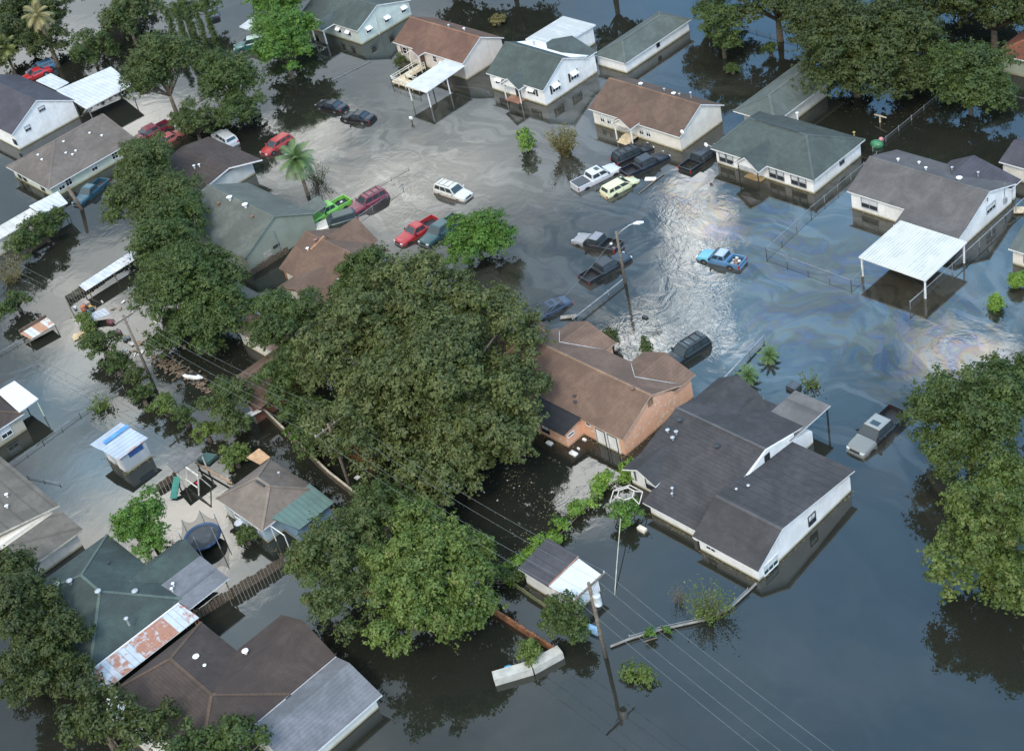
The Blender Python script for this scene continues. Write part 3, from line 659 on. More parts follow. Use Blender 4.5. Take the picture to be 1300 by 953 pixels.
# ---- houses on the left
h = thing('house', 'white gabled house with a dark plum grey roof at the upper left edge', 'house', (-94, -2, 0))
body(h, -106, -89.9, -6.8, 2.8, 2.6, WHITE, 'x', -2.0, 5.1)
gable_x(h, -106, -89.9, -6.8, 2.8, 2.6, -2.0, 5.1, ST['plum'], .3, .25)
window(h, 'x', -89.89, -1.7, 3.7, .9, .6, GALV, 3, 1); window(h, 'x', -89.89, -4.6, 2.2, .8, .7, plain('grey_vent', (.3, .3, .32)), 2, 1)
M().box(-90.6, -89.8, -6.95, -6.85, .8, 1.6).build('window', PANE, h)
SAGE = siding('sage_wall', (.56, .60, .50))
h = thing('house', "sage green house with a taupe roof dotted with vents, beside the maroon pickup", 'house', (-79, -5, 0))
body(h, -83.4, -73.0, -11.0, .9, 1.75, SAGE)
hip(h, -83.4, -73.0, -11.0, 1.4, 1.75, 3.55, ST['tan'], .5, axis='y', yr=-79.6, r0=-5.6, r1=1.9)
for y in (-9.6, -8.5, -4.6, -1.4): window(h, 'x', -72.99, y, 1.05, .8, .95, TRIM, 2, 2)
for x in (-81.8, -80.4, -75.6): window(h, 'y', -11.01, x, .9, .85, 1.0, DARK, 2, 2)
for x, y, z in ((-79.9, -8.3, 2.7), (-78.4, -8.6, 2.6), (-76.5, -6, 2.7), (-75.9, -4.9, 2.6), (-75.6, -5.6, 2.5), (-77.5, -1.6, 3), (-76, -.8, 2.6), (-78.6, -4.9, 3.2)): vent(h, x, y, z, .14, .25, TRIM)

h = thing('metal_carport', 'long white sheet metal carport roof on posts beside the plum roofed house', 'carport', (-90, 6, 0))
ms_ = sheet('white_sheet_roof', (.52, .54, .56), rib='y', pitch=.6)
M().slab([(-95.3, 3.3, 2.62), (-85.9, 2.6, 2.48), (-85.5, 10.0, 2.48), (-93.6, 11.5, 2.62)], .14).build('carport_roof', [ms_, TRIM], h)
M().slab([(-101.1, 3.3, 2.75), (-95.45, 3.3, 2.70), (-95.45, 5.5, 2.70), (-100.9, 5.7, 2.75)], .12).build('awning_roof', [ms_, TRIM], h)
posts(h, [(-95, 3.6), (-86.2, 3.0), (-85.8, 9.6), (-93.3, 11.1), (-90.5, 3.2)], 2.4, GALV, .1)

OL = plain('grey_green_stucco', (.235, .25, .195), .85, var=.1, scale=.6)
h = thing('house', 'grey green stucco house with an olive roof, behind the lime green pickup', 'house', (-41, -2.5, 0))
body(h, -47.5, -34.6, -7.3, 2.2, 2.4, OL, 'x', -2.5, 4.8)
gable_x(h, -47.5, -34.6, -7.3, 2.2, 2.4, -2.5, 4.8, ST['olive'], .3, .2)
M().box(-34.6, -34.56, -5.2, -4.1, .7, 1.4).build('boarded_window', plain('pinkish_board', (.36, .33, .28)), h)
M().box(-34.6, -34.55, -3.8, -2.9, 1.2, 1.5).build('window', DARK, h)
for x in (-42.5, -39.4): vent(h, x, -2.9, 4.7, .28, .4, TRIM)
vent(h, -43.5, -4.0, 4.2, .14, .4, plain('rusty_vent', (.22, .1, .05))); vent(h, -37.3, -3.6, 4.3, .14, .3, plain('rusty_vent', (.22, .1, .05)))
M().tube([(-34.5, -3.1, 0), (-34.5, -3.1, 2.6), (-34.5, -3.1, 3.4)], .04).build('service_pipe', GALV, h)
gable_y(h, -37.6, -35.4, .8, 4.6, 1.9, -36.5, 2.6, ST['olive'], .2, 0, .2, name='porch_roof')

h = thing('house', 'low house with a dark brown roof and a white fascia above the olive roofed house', 'house', (-56, 2.6, 0))
body(h, -61.5, -52.5, -.9, 6.4, 2.1, siding('old_white_wall', (.62, .61, .57)))
M().slab([(-62.3, -1.4, 2.3), (-52.0, -1.4, 2.2), (-52.0, 3.0, 2.9), (-62.3, 3.0, 3.0)], .2).slab([(-62.3, 3.0, 3.0), (-52.0, 3.0, 2.9), (-50.6, 6.9, 2.3), (-62.3, 6.9, 2.3)], .2).build('roof', ST['dark'], h)
vent(h, -56.6, .9, 2.7, .16, .3, TRIM); vent(h, -56.2, 1.4, 2.7, .13, .3, TRIM)

h = thing('house', "house with a cross gabled red brown roof beside the lime green pickup", 'house', (-25, -3, 0))
body(h, -29.3, -20.6, -6.0, -1.0, 2.1, CREAM, name='wall')
body(h, -27.0, -21.6, -1.0, 2.0, 2.1, CREAM, name='wing_wall')
gable_x(h, -29.4, -20.9, -6.2, 2.0, 2.1, -2.0, 4.1, ST['redbrown'], .3, .2)
gable_y(h, -29.0, -23.9, -1.2, 2.6, 2.2, -26.6, 4.0, ST['redbrown'], .3, 0, .3)
gable_y(h, -26.4, -20.3, -8.6, -3.4, 2.1, -23.3, 3.1, ST['redbrown'], .3, .3, 0)
body(h, -26.2, -20.4, -8.4, -6.2, 2.0, CREAM, name='wing_wall')
M().beam((-26.9, -3.5, 3.6), (-26.6, -1.6, 4.3), .3, .25).build('chimney_flashing', plain('rusty_flashing', (.3, .17, .1)), h)
vent(h, -26.9, -2.6, 3.9, .2, .5, plain('brick_vent', (.2, .1, .08))); vent(h, -27.4, -3.6, 3.4, .16, .3, TRIM); vent(h, -20.8, -4.9, 2.5, .14, .3, TRIM)
M().box(-29.5, -29.3, -6.1, -5.0, .4, 1.7).build('door', plain('orange_door', (.36, .17, .08)), h)

h = thing('low_building', 'long low pale roofed building at the left edge under the palm thicket', 'building', (-69, -16, 0))
body(h, -69.5, -67.3, -28.0, -15.7, 1.9, siding('grey_white_wall', (.50, .49, .44), vertical=True))
M().slab([(-69.8, -28.2, 2.2), (-67.1, -28.2, 2.1), (-67.1, -15.5, 2.1), (-69.8, -15.5, 2.2)], .14).build('roof', [sheet('dusty_pale_roof', (.50, .48, .44), rib='y', pitch=1.1), TRIM], h)
M().slab([(-70.0, -15.45, 2.42), (-66.2, -15.45, 2.28), (-66.0, -12.2, 2.28), (-69.6, -11.5, 2.42)], .1).build('awning_roof', [ms_, TRIM], h)
posts(h, [(-66.4, -12.6), (-69.4, -11.9)], 2.2, GALV, .08)

# ---- storage shed with blue tarp
h = thing('shed', 'small grey metal shed with a rusting roof and blue tarpaulin, standing alone in the water', 'shed', (-20, -33.3, 0))
body(h, -21.9, -17.95, -34.7, -31.9, 1.9, siding('grey_slat_wall', (.42, .44, .46), lap=.22))
sr = sheet('patched_blue_white_roof', (.38, .43, .49), rust=.22, rib='x', pitch=.5, rustc=(.45, .13, .05))
sh = M().slab([(-22.3, -35.5, 2.1), (-20.3, -35.4, 2.35), (-20.6, -31.8, 2.35), (-22.5, -31.8, 2.1)], .06)
sh.slab([(-20.3, -35.35, 2.37), (-17.7, -35.1, 2.12), (-17.9, -31.5, 2.12), (-20.5, -31.8, 2.36)], .06); sh.build('roof', [sr, sr], h)
M().slab([(-21.2, -34.6, 2.36), (-20.5, -34.7, 2.43), (-20.7, -31.7, 2.43), (-21.3, -31.8, 2.37)], .02).build('tarpaulin', plain('blue_tarp', (.05, .22, .55), .4), h)
M().box(-17.96, -17.90, -33.9, -32.3, 1.4, 1.95).build('tarpaulin', plain('blue_tarp_dark', (.03, .08, .22), .4), h)
for x in (-21.4, -19.4): M().box(x, x+1.1, -34.76, -34.7, -.6, 1.7).build('door_panel', plain('pale_panel', (.55, .55, .55)), h)

h = thing('house', 'beige cottage with a brown roof and flat white porch roof at the left edge', 'house', (-37, -40, 0))
BEI = siding('beige_wall', (.45, .41, .33))
body(h, -39, -33.4, -42.5, -37.3, 1.9, BEI); hip(h, -39, -33.4, -44, -37.2, 2.0, 3.2, ST['dark'], .3, axis='y')
M().slab([(-38.6, -37.0, 2.42), (-33.3, -37.25, 2.32), (-33.5, -34.9, 2.32), (-38.5, -34.9, 2.42)], .12).build('porch_roof', [plain('flat_white_roof', (.54, .55, .56), .5, var=.05), TRIM], h)
posts(h, [(-33.7, -35.1), (-38.2, -35.1)], 2.2, plain('pale_green_post', (.4, .5, .35)), .1)
window(h, 'x', -33.39, -39.3, 1.1, 1.1, 1.0, TRIM, 2, 2)

h = thing('house', "broad grey brown roofed house cut off by the left edge below the shed", 'house', (-20, -46, 0))
body(h, -30, -17.2, -52, -42.8, 2.2, CREAM)
M().slab([(-31, -57, 3.6), (-19.5, -57, 3.6), (-16.7, -42.1, 2.5), (-30, -42.0, 2.5)], .2).build('roof', [shingle('grey_brown_shingle', (.135, .12, .10)), plain('beige_fascia', (.5, .46, .38)), TRIM], h)
body(h, -17.2, -13.0, -52, -42.8, 1.8, CREAM, name='garage_wall')
M().slab([(-16.9, -57, 1.9), (-12.6, -57, 1.75), (-12.3, -42.3, 2.1), (-16.6, -42.3, 2.25)], .18).build('garage_roof', [shingle('grey_brown_shingle', (.135, .12, .10)), plain('beige_fascia', (.5, .46, .38)), TRIM], h)
vent(h, -22, -44.6, 2.8, .15, .2, TRIM); vent(h, -20.5, -45.4, 2.8, .15, .2, TRIM); vent(h, -21.8, -46.6, 2.9, .13, .2, plain('rusty_vent', (.22, .1, .05)))

# ---- pyramid hip cottage with green metal lean-to
h = thing('house', "cottage with a sandy pyramid roof and green metal lean-to beside the trampoline", 'house', (-1, -29.5, 0))
LB = siding('light_blue_wall', (.38, .47, .52))
body(h, -4.5, 1.7, -32.2, -26.8, 2.1, LB)
hip(h, -4.5, 1.9, -32.2, -26.7, 2.1, 3.7, ST['tan2'], .35, r0=-1.8, r1=.1)
M().beam((-1.5, -29.75, 3.86), (-.3, -29.75, 3.86), .2, .08).build('ridge_vent', DARK, h)
body(h, 1.7, 4.4, -30.4, -26.8, 1.8, siding('steel_blue_wall', (.18, .27, .36)), name='lean_to_wall')
M().slab([(1.5, -31.3, 2.42), (4.85, -30.4, 1.95), (4.8, -26.4, 1.95), (1.5, -26.4, 2.42)], .06).build('lean_to_roof', [sheet('green_metal_roof', (.095, .155, .135), rib='y', pitch=.5, rough=.4), DARK], h)
M().slab([(-6.8, -27.6, 2.25), (-4.9, -27.4, 2.2), (-4.9, -26.2, 2.2), (-6.8, -26.1, 2.25)], .06).build('plywood_awning', [plain('plywood', (.42, .25, .13)), WOOD], h)
fr = M().beam((2.1, -31.6, 0), (2.1, -31.6, 1.9), .07, .07).beam((4.2, -31.6, 0), (4.2, -31.6, 1.9), .07, .07).beam((2.1, -31.6, 1.9), (4.2, -31.6, 1.9), .07, .07)
fr.build('porch_frame', TRIM, h)
vent(h, -1.2, -27.6, 3.0, .12, .3)
for x in (-2.6, .2): window(h, 'y', -32.21, x, 1.1, .8, .8, TRIM, 2, 2)

# ---- dark green complex at the lower left
h = thing('house', 'house with a large dark green hip roof and grey shingle extension at the lower left', 'house', (-2, -46, 0))
YW = siding('dull_brick_wall', (.20, .15, .11))
body(h, -9.0, 3.0, -51, -41.7, 2.2, YW)
hip(h, -9.2, 3.2, -50.8, -41.7, 2.2, 4.45, ST['dgreen'], .4, r0=-4.3, r1=-1.2)
gable_y(h, -3.0, .3, -43.6, -38.0, 2.2, -1.4, 3.25, ST['dgreen'], .25, 0, .25, name='wing_roof')
body(h, -3.0, .2, -41.6, -38.2, 2.1, YW, name='wing_wall')
M().slab([(.45, -42.0, 2.52), (4.75, -42.0, 2.36), (4.7, -37.8, 2.36), (.45, -37.8, 2.52)], .12).build('patio_roof', [ST['slate'][0], TRIM], h)
posts(h, [(4.5, -38.1), (4.5, -41.6)], 2.3, WOOD, .1)
for x, y, z in ((-4.7, -47.2, 4.2), (.4, -44.1, 3.4), (-1.1, -46.4, 4.5), (-5.8, -48, 3.8)): vent(h, x, y, z, .22, .3, GALV)
vent(h, -4.8, -43.6, 3.2, .1, .3, DARK); vent(h, 2.9, -46.4, 3.8, .16, .3); vent(h, 1.5, -41.3, 2.6, .12, .2, TRIM); vent(h, 1.9, -41.7, 2.6, .12, .2, TRIM)

h = thing('metal_awning', 'long strip roof of white and rusted corrugated sheets between the green and brown roofs', 'awning', (5, -48, 0))
rs = sheet('rusted_white_sheets', (.46, .50, .54), rust=.34, rib='y', pitch=.55, rustc=(.20, .035, .02))
M().slab([(3.75, -52.6, 2.62), (6.25, -52.6, 2.42), (6.25, -42.0, 2.42), (3.75, -42.2, 2.62)], .07).build('sheet_roof', [rs, TRIM], h)
M().box(3.66, 3.75, -52.6, -42.2, 2.5, 2.72).build('gutter', TRIM, h)
posts(h, [(3.9, -42.6), (6.1, -42.4), (3.9, -50), (6.1, -50)], 2.3, WOOD, .1)
M().box(3.9, 6.0, -42.15, -42.0, 1.7, 2.4).build('end_board', plain('oxide_red_board', (.26, .05, .03)), h)

h = thing('house', 'house with a dark brown gabled roof at the bottom edge, right of the rusted sheets', 'house', (13, -46, 0))
body(h, 6.9, 18, -52, -42.6, 2.2, CREAM)
hip(h, 6.9, 18.6, -50.6, -42.4, 2.2, 3.85, ST['dark'], .3, r0=9.6, r1=15.4)
gable_y(h, 12.0, 18.6, -46.4, -37.8, 2.2, 15.4, 3.86, ST['dark'], .3, 0, .3, name='wing_roof', ye=-42.6)
body(h, 12.2, 18.4, -43, -37.9, 2.15, CREAM, 'y', 15.3, 3.75, name='wing_wall')
gable_y(h, 17.6, 24.0, -46, -37.6, 1.5, 20.8, 2.6, ST['slate'], .3, .2, .1, name='low_roof')
body(h, 18.4, 23.8, -46, -37.9, 1.4, CREAM, name='low_wall')
vent(h, 10.6, -44.9, 3.1, .22, .3, TRIM); vent(h, 13.5, -42.1, 3.1, .22, .3, TRIM); vent(h, 12.0, -45, 3.2, .12, .25, TRIM)

# ---- small shed near the bottom
h = thing('shed', 'small shed with a charcoal roof and a white lean-to roof beside the vine hedge', 'shed', (27, -20.6, 0))
body(h, 24.3, 27.4, -22.1, -19.1, 1.85, WHITE); body(h, 27.4, 29.8, -22.0, -19.2, 1.7, WHITE, name='lean_to_wall')
M().slab([(24.0, -22.4, 1.9), (27.55, -22.4, 1.9), (27.45, -18.8, 2.35), (23.95, -18.8, 2.35)], .1).build('roof', [shingle('grey_felt', (.075, .072, .08)), TRIM], h)
M().slab([(27.6, -22.4, 2.14), (30.1, -22.2, 1.98), (30.2, -19.0, 1.98), (27.5, -18.85, 2.14)], .1).build('lean_to_roof', [plain('white_lean_to_roof', (.54, .55, .55), .45, var=.05), TRIM], h)
M().beam((27.58, -22.4, 2.2), (27.5, -18.9, 2.3), .06, .05).build('edge_flashing', plain('orange_flashing', (.4, .17, .08)), h)

h = thing('house', "brick house with a faded brown roof under the left of the oak", 'house', (-14, -21, 0))
body(h, -17.6, -12.6, -22.8, -14.5, 2.0, brick('dull_red_brick', (.22, .08, .05), (.17, .07, .045), (.2, .15, .12), False))
gable_y(h, -17.9, -12.2, -22.4, -14.0, 2.0, -15.6, 3.2, ST['redbrown'], .3, .2, 0, name='roof')
M().extr([(-17.6, -22.85, -1), (-17.6, -22.85, 1.95), (-15.6, -22.85, 3.05), (-12.6, -22.85, 1.95), (-12.6, -22.85, -1)], (0, .05, 0)).build('gable_wall', siding('blue_grey_wall', (.34, .37, .40)), h)
M().slab([(-13.2, -23.8, 1.5), (-12.3, -23.6, 1.5), (-12.0, -22.2, 1.5), (-12.8, -22.4, 1.5)], .05).build('awning', TRIM, h)

h = thing('house', "house with a bleached pinkish roof peeping out between two green trees", 'house', (-20, -13, 0))
body(h, -24.5, -17.2, -15.8, -11.5, 1.9, CREAM); gable_x(h, -24.5, -17.2, -15.8, -11.5, 1.9, -13.6, 2.9, [shingle('pink_bleached_shingle', (.40, .30, .27), (1.1, 1, .8)), TRIM, TRIM], .3, .2)

h = thing('house', "strip of orange house with red trim behind the big oak's right side", 'house', (0, 0, 0))
body(h, -6.5, 3.2, -5.5, 1.8, 2.0, BRK); gable_x(h, -6.5, 3.2, -5.5, 1.8, 2.0, -1.8, 3.5, ST['redbrown'], .3, .2)
M().box(-1.3, 1.2, 2.1, 2.25, 1.75, 1.95).box(1.1, 1.25, 1.85, 2.25, -1, 1.95).build('porch_beam', plain('red_trim', (.5, .07, .03)), h)

# ---- right edge bits
h = thing('outbuilding', 'grey roofed outbuilding cut off by the right edge under the trees', 'outbuilding', (28, 48, 0))
body(h, 25.4, 33, 46.9, 52, 1.9, CREAM); gable_x(h, 25.4, 33, 46.9, 52, 1.9, 49.4, 2.8, ST['plum'], .3, .3)
h = thing('house', "cream house corner with a grey green roof above the clipped round shrub", 'house', (37, 37, 0))
body(h, 34.0, 42, 34.4, 41, 1.9, CREAM); gable_x(h, 34.0, 42, 34.4, 41, 1.9, 37.6, 3.2, ST['greygreen'], .35, .3)
window(h, 'y', 34.39, 35.6, 1.1, .8, .9, DARK, 2, 2)
h = thing('house', 'house with a red brown hip roof at the top right corner', 'house', (17, 68, 0))
body(h, 13.8, 24, 65.5, 74, 2.4, siding('olive_cream_wall', (.38, .40, .30))); hip(h, 13.8, 24, 65.5, 74, 2.4, 4.4, [shingle('brick_red_shingle', (.17, .06, .035)), TRIM, shingle('brick_red_cap', (.3, .12, .06))], .5)
h = thing('shelter', 'small white roofed shelter beside the round bright tree at the top', 'shelter', (-90, 36, 0))
M().slab([(-85.40, 28.57, 2.4), (-81.04, 28.47, 2.4), (-82.33, 30.93, 2.4), (-86.25, 32.32, 2.4)], .1).build('roof', [ms_, TRIM], h)
posts(h, [(-85.42, 29.09), (-85.38, 31.16)], 2.3, GALV, .1)

# ------------------------------------------------------------------ vehicles
TYRE = plain('tyre_rubber', (.018, .018, .018), .8); RIM = plain('alloy_rim', (.45, .45, .46), .3, .7)
CARGL = glass('car_glass', (.03, .04, .045), .05); LAMP = glass('headlamp', (.55, .56, .55), .12); TAIL = glass('tail_lamp', (.32, .015, .012), .2)
BLACKP = plain('black_plastic', (.02, .02, .022), .55, var=.1); CHROME = plain('chrome', (.5, .5, .5), .2, .9, .05)
SPEC = {  # L, W, roof z, belt z, hood z, tail z, windscreen base/top, rear top/base, cab end (from centre, metres)
 'pickup':  dict(L=5.6, W=1.95, roof=1.80, belt=1.22, hood=1.12, tail=1.22, wb=1.15, wt=.50, rt=-.55, rb=-.72, bed=True),
 'crew':    dict(L=5.85, W=1.98, roof=1.86, belt=1.26, hood=1.16, tail=1.26, wb=1.35, wt=.70, rt=-.85, rb=-1.0, bed=True),
 'small':   dict(L=5.0, W=1.75, roof=1.64, belt=1.10, hood=1.02, tail=1.08, wb=1.05, wt=.35, rt=-.65, rb=-.82, bed=True),
 'suv':     dict(L=4.95, W=1.92, roof=1.84, belt=1.22, hood=1.14, tail=1.22, wb=1.05, wt=.40, rt=-2.15, rb=-2.38, bed=False),
 'hatch':   dict(L=4.5, W=1.80, roof=1.62, belt=1.08, hood=1.0, tail=1.06, wb=1.15, wt=.30, rt=-1.85, rb=-2.15, bed=False),
 'sedan':   dict(L=4.75, W=1.82, roof=1.44, belt=.98, hood=.93, tail=.97, wb=.95, wt=.15, rt=-.95, rb=-1.65, bed=False),
}
def car(kind, label, cat, front, rear, colour, depth=.62, name=None, hoodc=None, roofc=None, bedfill=None, rack=False, sunroof=False, cover=None, bedbox=False, group='flooded vehicles', tilt=0, lower=None, scale=1.0):
    S = SPEC[kind]; L, W = S['L'], S['W']; hw = W/2
    mx, my = (front[0]+rear[0])/2, (front[1]+rear[1])/2
    ang = math.atan2(front[1]-rear[1], front[0]-rear[0])
    root = bpy.data.objects.new(name or {'sedan': 'parked_car', 'hatch': 'parked_car', 'suv': 'parked_suv'}.get(kind, 'pickup_truck'), None)
    COL.objects.link(root); root.location = (mx, my, -depth); root.rotation_euler = (0, R(tilt), ang); root['_o'] = (0., 0., 0.); root.scale = (scale,)*3
    tag(root, label, cat, group)
    pm = paint('paint_%d_%d_%d' % tuple(int(c*999) for c in colour), colour)
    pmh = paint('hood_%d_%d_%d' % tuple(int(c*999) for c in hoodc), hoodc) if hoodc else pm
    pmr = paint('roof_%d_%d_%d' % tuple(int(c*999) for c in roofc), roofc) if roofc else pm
    b = M(); F, B = L/2, -L/2
    cab = S['rb']-.12 if S['bed'] else B
    def loft(mm, sts, mi=0):
        """stations (x, z top, half width)"""
        prev = None
        for x, zt, w_ in sts:
            ring = [(x, -w_*.94, .30), (x, -w_, .55), (x, -w_*.985, zt-.16), (x, -w_*.88, zt), (x, -w_*.45, zt+.035), (x, w_*.45, zt+.035), (x, w_*.88, zt), (x, w_*.985, zt-.16), (x, w_, .55), (x, w_*.94, .30)]
            i0 = len(mm.v); mm.v += ring
            if prev is None: mm.f.append(tuple(range(i0, i0+10))); mm.mi.append(mi)
            else:
                for j in range(10): mm.f.append((prev+j, prev+(j+1) % 10, i0+(j+1) % 10, i0+j)); mm.mi.append(mi)
            prev = i0
        mm.f.append(tuple(range(prev, prev+10))); mm.mi.append(mi)
    # main body to the windscreen, hood as its own part
    x_h = S['wb']+.02
    if S['bed']: loft(b, [(cab, S['belt'], hw*.985), (cab+.25, S['belt'], hw), (x_h, S['belt'], hw)])
    else: loft(b, [(B, S['tail']-.22, hw*.86), (B+.10, S['tail']-.05, hw*.94), (B+.5, S['tail'], hw*.99), (S['rb'], S['belt'], hw), (x_h, S['belt'], hw)] if S['rb'] > B+.55 else [(B, S['tail']-.25, hw*.88), (B+.08, S['tail']-.03, hw*.94), (B+.45, S['belt'], hw*.99), (x_h, S['belt'], hw)])
    bo = b.build('body', pm, root, smooth=True, bevel=.03)
    hd = M(); loft(hd, [(x_h+.004, S['belt']-.02, hw), (x_h+.35, S['hood']+.01, hw*.985), (F-.55, S['hood']-.04, hw*.97), (F-.12, S['hood']-.12, hw*.90), (F, S['hood']-.26, hw*.78)])
    hd.build('hood', pmh, root, smooth=True, bevel=.03)
    # greenhouse
    wb_, wr = hw*.90, hw*.74; zb, zr = S['belt']-.01, S['roof']
    P = {}
    for sgn, nm in ((-1, 'r'), (1, 'l')):
        P['fb'+nm] = Vector((S['wb'], sgn*wb_, zb)); P['ft'+nm] = Vector((S['wt'], sgn*wr, zr-.05))
        P['rb'+nm] = Vector((S['rb'], sgn*wb_, zb)); P['rt'+nm] = Vector((S['rt'], sgn*wr, zr-.06))
    c = M()
    for q in (('fbl', 'ftl', 'ftr', 'fbr'), ('rbr', 'rtr', 'rtl', 'rbl'), ('fbr', 'ftr', 'rtr', 'rbr'), ('rbl', 'rtl', 'ftl', 'fbl')): c.poly([P[k_] for k_ in q])
    c.build('cabin', pm, root, smooth=False)
    rf = M(); xm0, xm1 = S['rt']+.12, S['wt']-.12
    ring = [P['rtr'], P['rtl'], P['ftl'], P['ftr']]; i0 = 0
    inner = [Vector((xm0, -wr*.86, zr)), Vector((xm0, wr*.86, zr)), Vector((xm1, wr*.86, zr)), Vector((xm1, -wr*.86, zr))]
    for j in range(4): rf.poly([ring[j], ring[(j+1) % 4], inner[(j+1) % 4], inner[j]])
    rf.poly(inner); ro_ = rf.build('roof', pmr, root)
    def pane_(name, a, b_, c_, d_, u0, u1, v0, v1, par=root, mat=CARGL):
        """a,b bottom corners; c,d top corners (d above a); inset quad just proud of the face"""
        def pt(u, v): return a.lerp(b_, u).lerp(d_.lerp(c_, u), v)
        n = (b_-a).cross(d_-a).normalized(); cen = (a+b_+c_+d_)/4
        if n.dot(cen-Vector((cen.x*.3, 0, 1.1))) < 0: n = -n
        M().extr([pt(u0, v0)+n*.008, pt(u1, v0)+n*.008, pt(u1, v1)+n*.008, pt(u0, v1)+n*.008], n*-.03).build(name, mat, par)
    pane_('windscreen', P['fbr'], P['fbl'], P['ftl'], P['ftr'], .06, .94, .05, .93)
    pane_('rear_window', P['rbr'], P['rbl'], P['rtl'], P['rtr'], .10, .90, .12 if S['bed'] else .25, .88)
    cuts = {'pickup': [(.06, .46), (.52, .93)], 'crew': [(.04, .36), (.40, .70), (.74, .94)], 'small': [(.08, .50), (.58, .92)], 'suv': [(.05, .34), (.38, .64), (.68, .93)], 'hatch': [(.05, .36), (.40, .68), (.72, .92)], 'sedan': [(.08, .46), (.50, .84)]}[kind]
    if kind == 'crew': cuts = [(.05, .45), (.51, .93)]
    for nm in 'rl':
        for u0, u1 in cuts: pane_('side_window', P['fb'+nm], P['rb'+nm], P['rt'+nm], P['ft'+nm], u0, u1, .16, .88)
    # bed
    if S['bed']:
        z1, z0 = S['tail']-.02, .72
        bd = M()
        for sg in (-1, 1):
            ya, yb = sg*hw*.98, sg*(hw-.12)
            bd.extr([(B+.06, ya, .32), (B+.06, ya, z1), (B+.06, yb, z1), (B+.06, yb, .32)], (cab-B-.07, 0, 0))
        bd.box(cab-.09, cab-.012, -hw+.12, hw-.12, .35, z1); bd.build('bed', pm, root, bevel=.02)
        M().box(B+.1, cab-.1, -hw+.13, hw-.13, .4, z0).build('bed_floor', BLACKP, root)
        tg = M().box(B+.0, B+.10, -hw+.10, hw-.10, .5, z1-.02); tg.build('tailgate', pm, root, bevel=.015)
        if cover: M().box(B+.1, cab-.1, -hw+.16, hw-.16, z1-.03, z1+.03).build('bed_cover', plain('cover_%d' % int(cover[0]*99), cover, .5, var=.1), root)
        if bedbox:
            M().box(cab-.55, cab-.1, -hw+.2, hw-.2, .7, z1+.05).build('tool_box', BLACKP, root)
        if bedfill:
            rr = random.Random(int(mx*7)); 
            for q in range(bedfill):
                x_ = rr.uniform(B+.4, cab-.5); y_ = rr.uniform(-.5, .5)
                M().ball((x_, y_, .92), rr.uniform(.16, .3), rr.uniform(.14, .25), .16).build('load', plain('load_%d' % (q % 3), [(.5, .5, .48), (.18, .12, .1), (.3, .32, .34)][q % 3]), root, smooth=True)
    # bumpers, lamps, grille
    M().extr([(F-.30, -hw*.92, .42), (F+.04, -hw*.72, .42), (F+.04, -hw*.72, .62), (F-.30, -hw*.92, .62)], (0, 0, .001)).build('bumper_corner', BLACKP, root) if False else None
    bm_ = M().box(F-.06, F+.07, -hw*.80, hw*.80, .40, .66); bm_.build('front_bumper', CHROME if S['bed'] else pm, root, bevel=.03)
    M().box(B-.09, B+.02, -hw*.88, hw*.88, .42, .64).build('rear_bumper', CHROME if S['bed'] else pm, root, bevel=.03)
    zh = S['hood']-.30
    M().box(F-.03, F+.025, -hw*.45, hw*.45, zh-.02, zh+.13).build('grille', BLACKP, root)
    for sg in (-1, 1):
        M().extr([(F-.16, sg*hw*.86, zh-.01), (F+.03, sg*hw*.76, zh-.01), (F+.03, sg*hw*.50, zh-.01), (F-.16, sg*hw*.5, zh-.01)], (0, 0, .15)).build('headlight', LAMP, root)
        zt = S['tail']-.42
        if S['bed']: M().box(B-.012, B+.12, sg*(hw*.985)-(.13 if sg > 0 else -.01), sg*(hw*.985)+(.01 if sg > 0 else .13), zt, zt+.34).build('taillight', TAIL, root)
        else: M().box(B-.012, B+.14, min(sg*hw*.62, sg*hw*.9), max(sg*hw*.62, sg*hw*.9), zt+.02, zt+.24).build('taillight', TAIL, root)
        mo = M().box(S['wb']-.32, S['wb']-.16, min(sg*(hw-.02), sg*(hw+.18)), max(sg*(hw-.02), sg*(hw+.18)), zb-.02, zb+.16); mo.build('mirror', BLACKP if S['bed'] else pm, root, bevel=.02)
        for xw in (F-.95, B+1.05):
            M().tube([(xw, sg*(hw-.2), .40), (xw, sg*(hw+.006), .40)], .45, 16).build('wheel_arch', BLACKP, root)
            w_ = M().tube([(xw, sg*(hw-.22), .36), (xw, sg*(hw+.012), .36)], .36, 16).build('wheel', TYRE, root)
            M().tube([(xw, sg*(hw-.1), .36), (xw, sg*(hw+.02), .36)], .22, 12).build('rim', RIM, w_)
        for xs in ([S['wt']-.05] + ([S['wt']-1.0] if kind in ('crew', 'suv', 'hatch', 'sedan') else [])):
            M().box(xs-.42, xs-.28, sg*(hw*.985)-.015, sg*(hw*.985)+.022, zb-.22, zb-.17).build('door_handle', CHROME if S['bed'] else BLACKP, root)
    if lower:
        for sg in (-1, 1): M().box(B+.4, F-.4, sg*hw-.02, sg*hw+.012, .52, .74).build('body_cladding', plain('clad', lower), root)
    if rack:
        r_ = M()
        for sg in (-1, 1): r_.beam((S['rt']+.25, sg*wr*.8, zr+.07), (S['wt']-.3, sg*wr*.8, zr+.07), .05, .04)
        for x_ in (S['rt']+.5, (S['rt']+S['wt'])/2, S['wt']-.45): r_.beam((x_, -wr*.8, zr+.07), (x_, wr*.8, zr+.07), .05, .04)
        r_.build('roof_rack', BLACKP if rack is True else rack, ro_)
    if sunroof: M().box(S['wt']-.75, S['wt']-.25, -.38, .38, zr-.02, zr+.012).build('sunroof', CARGL, ro_)
    return root

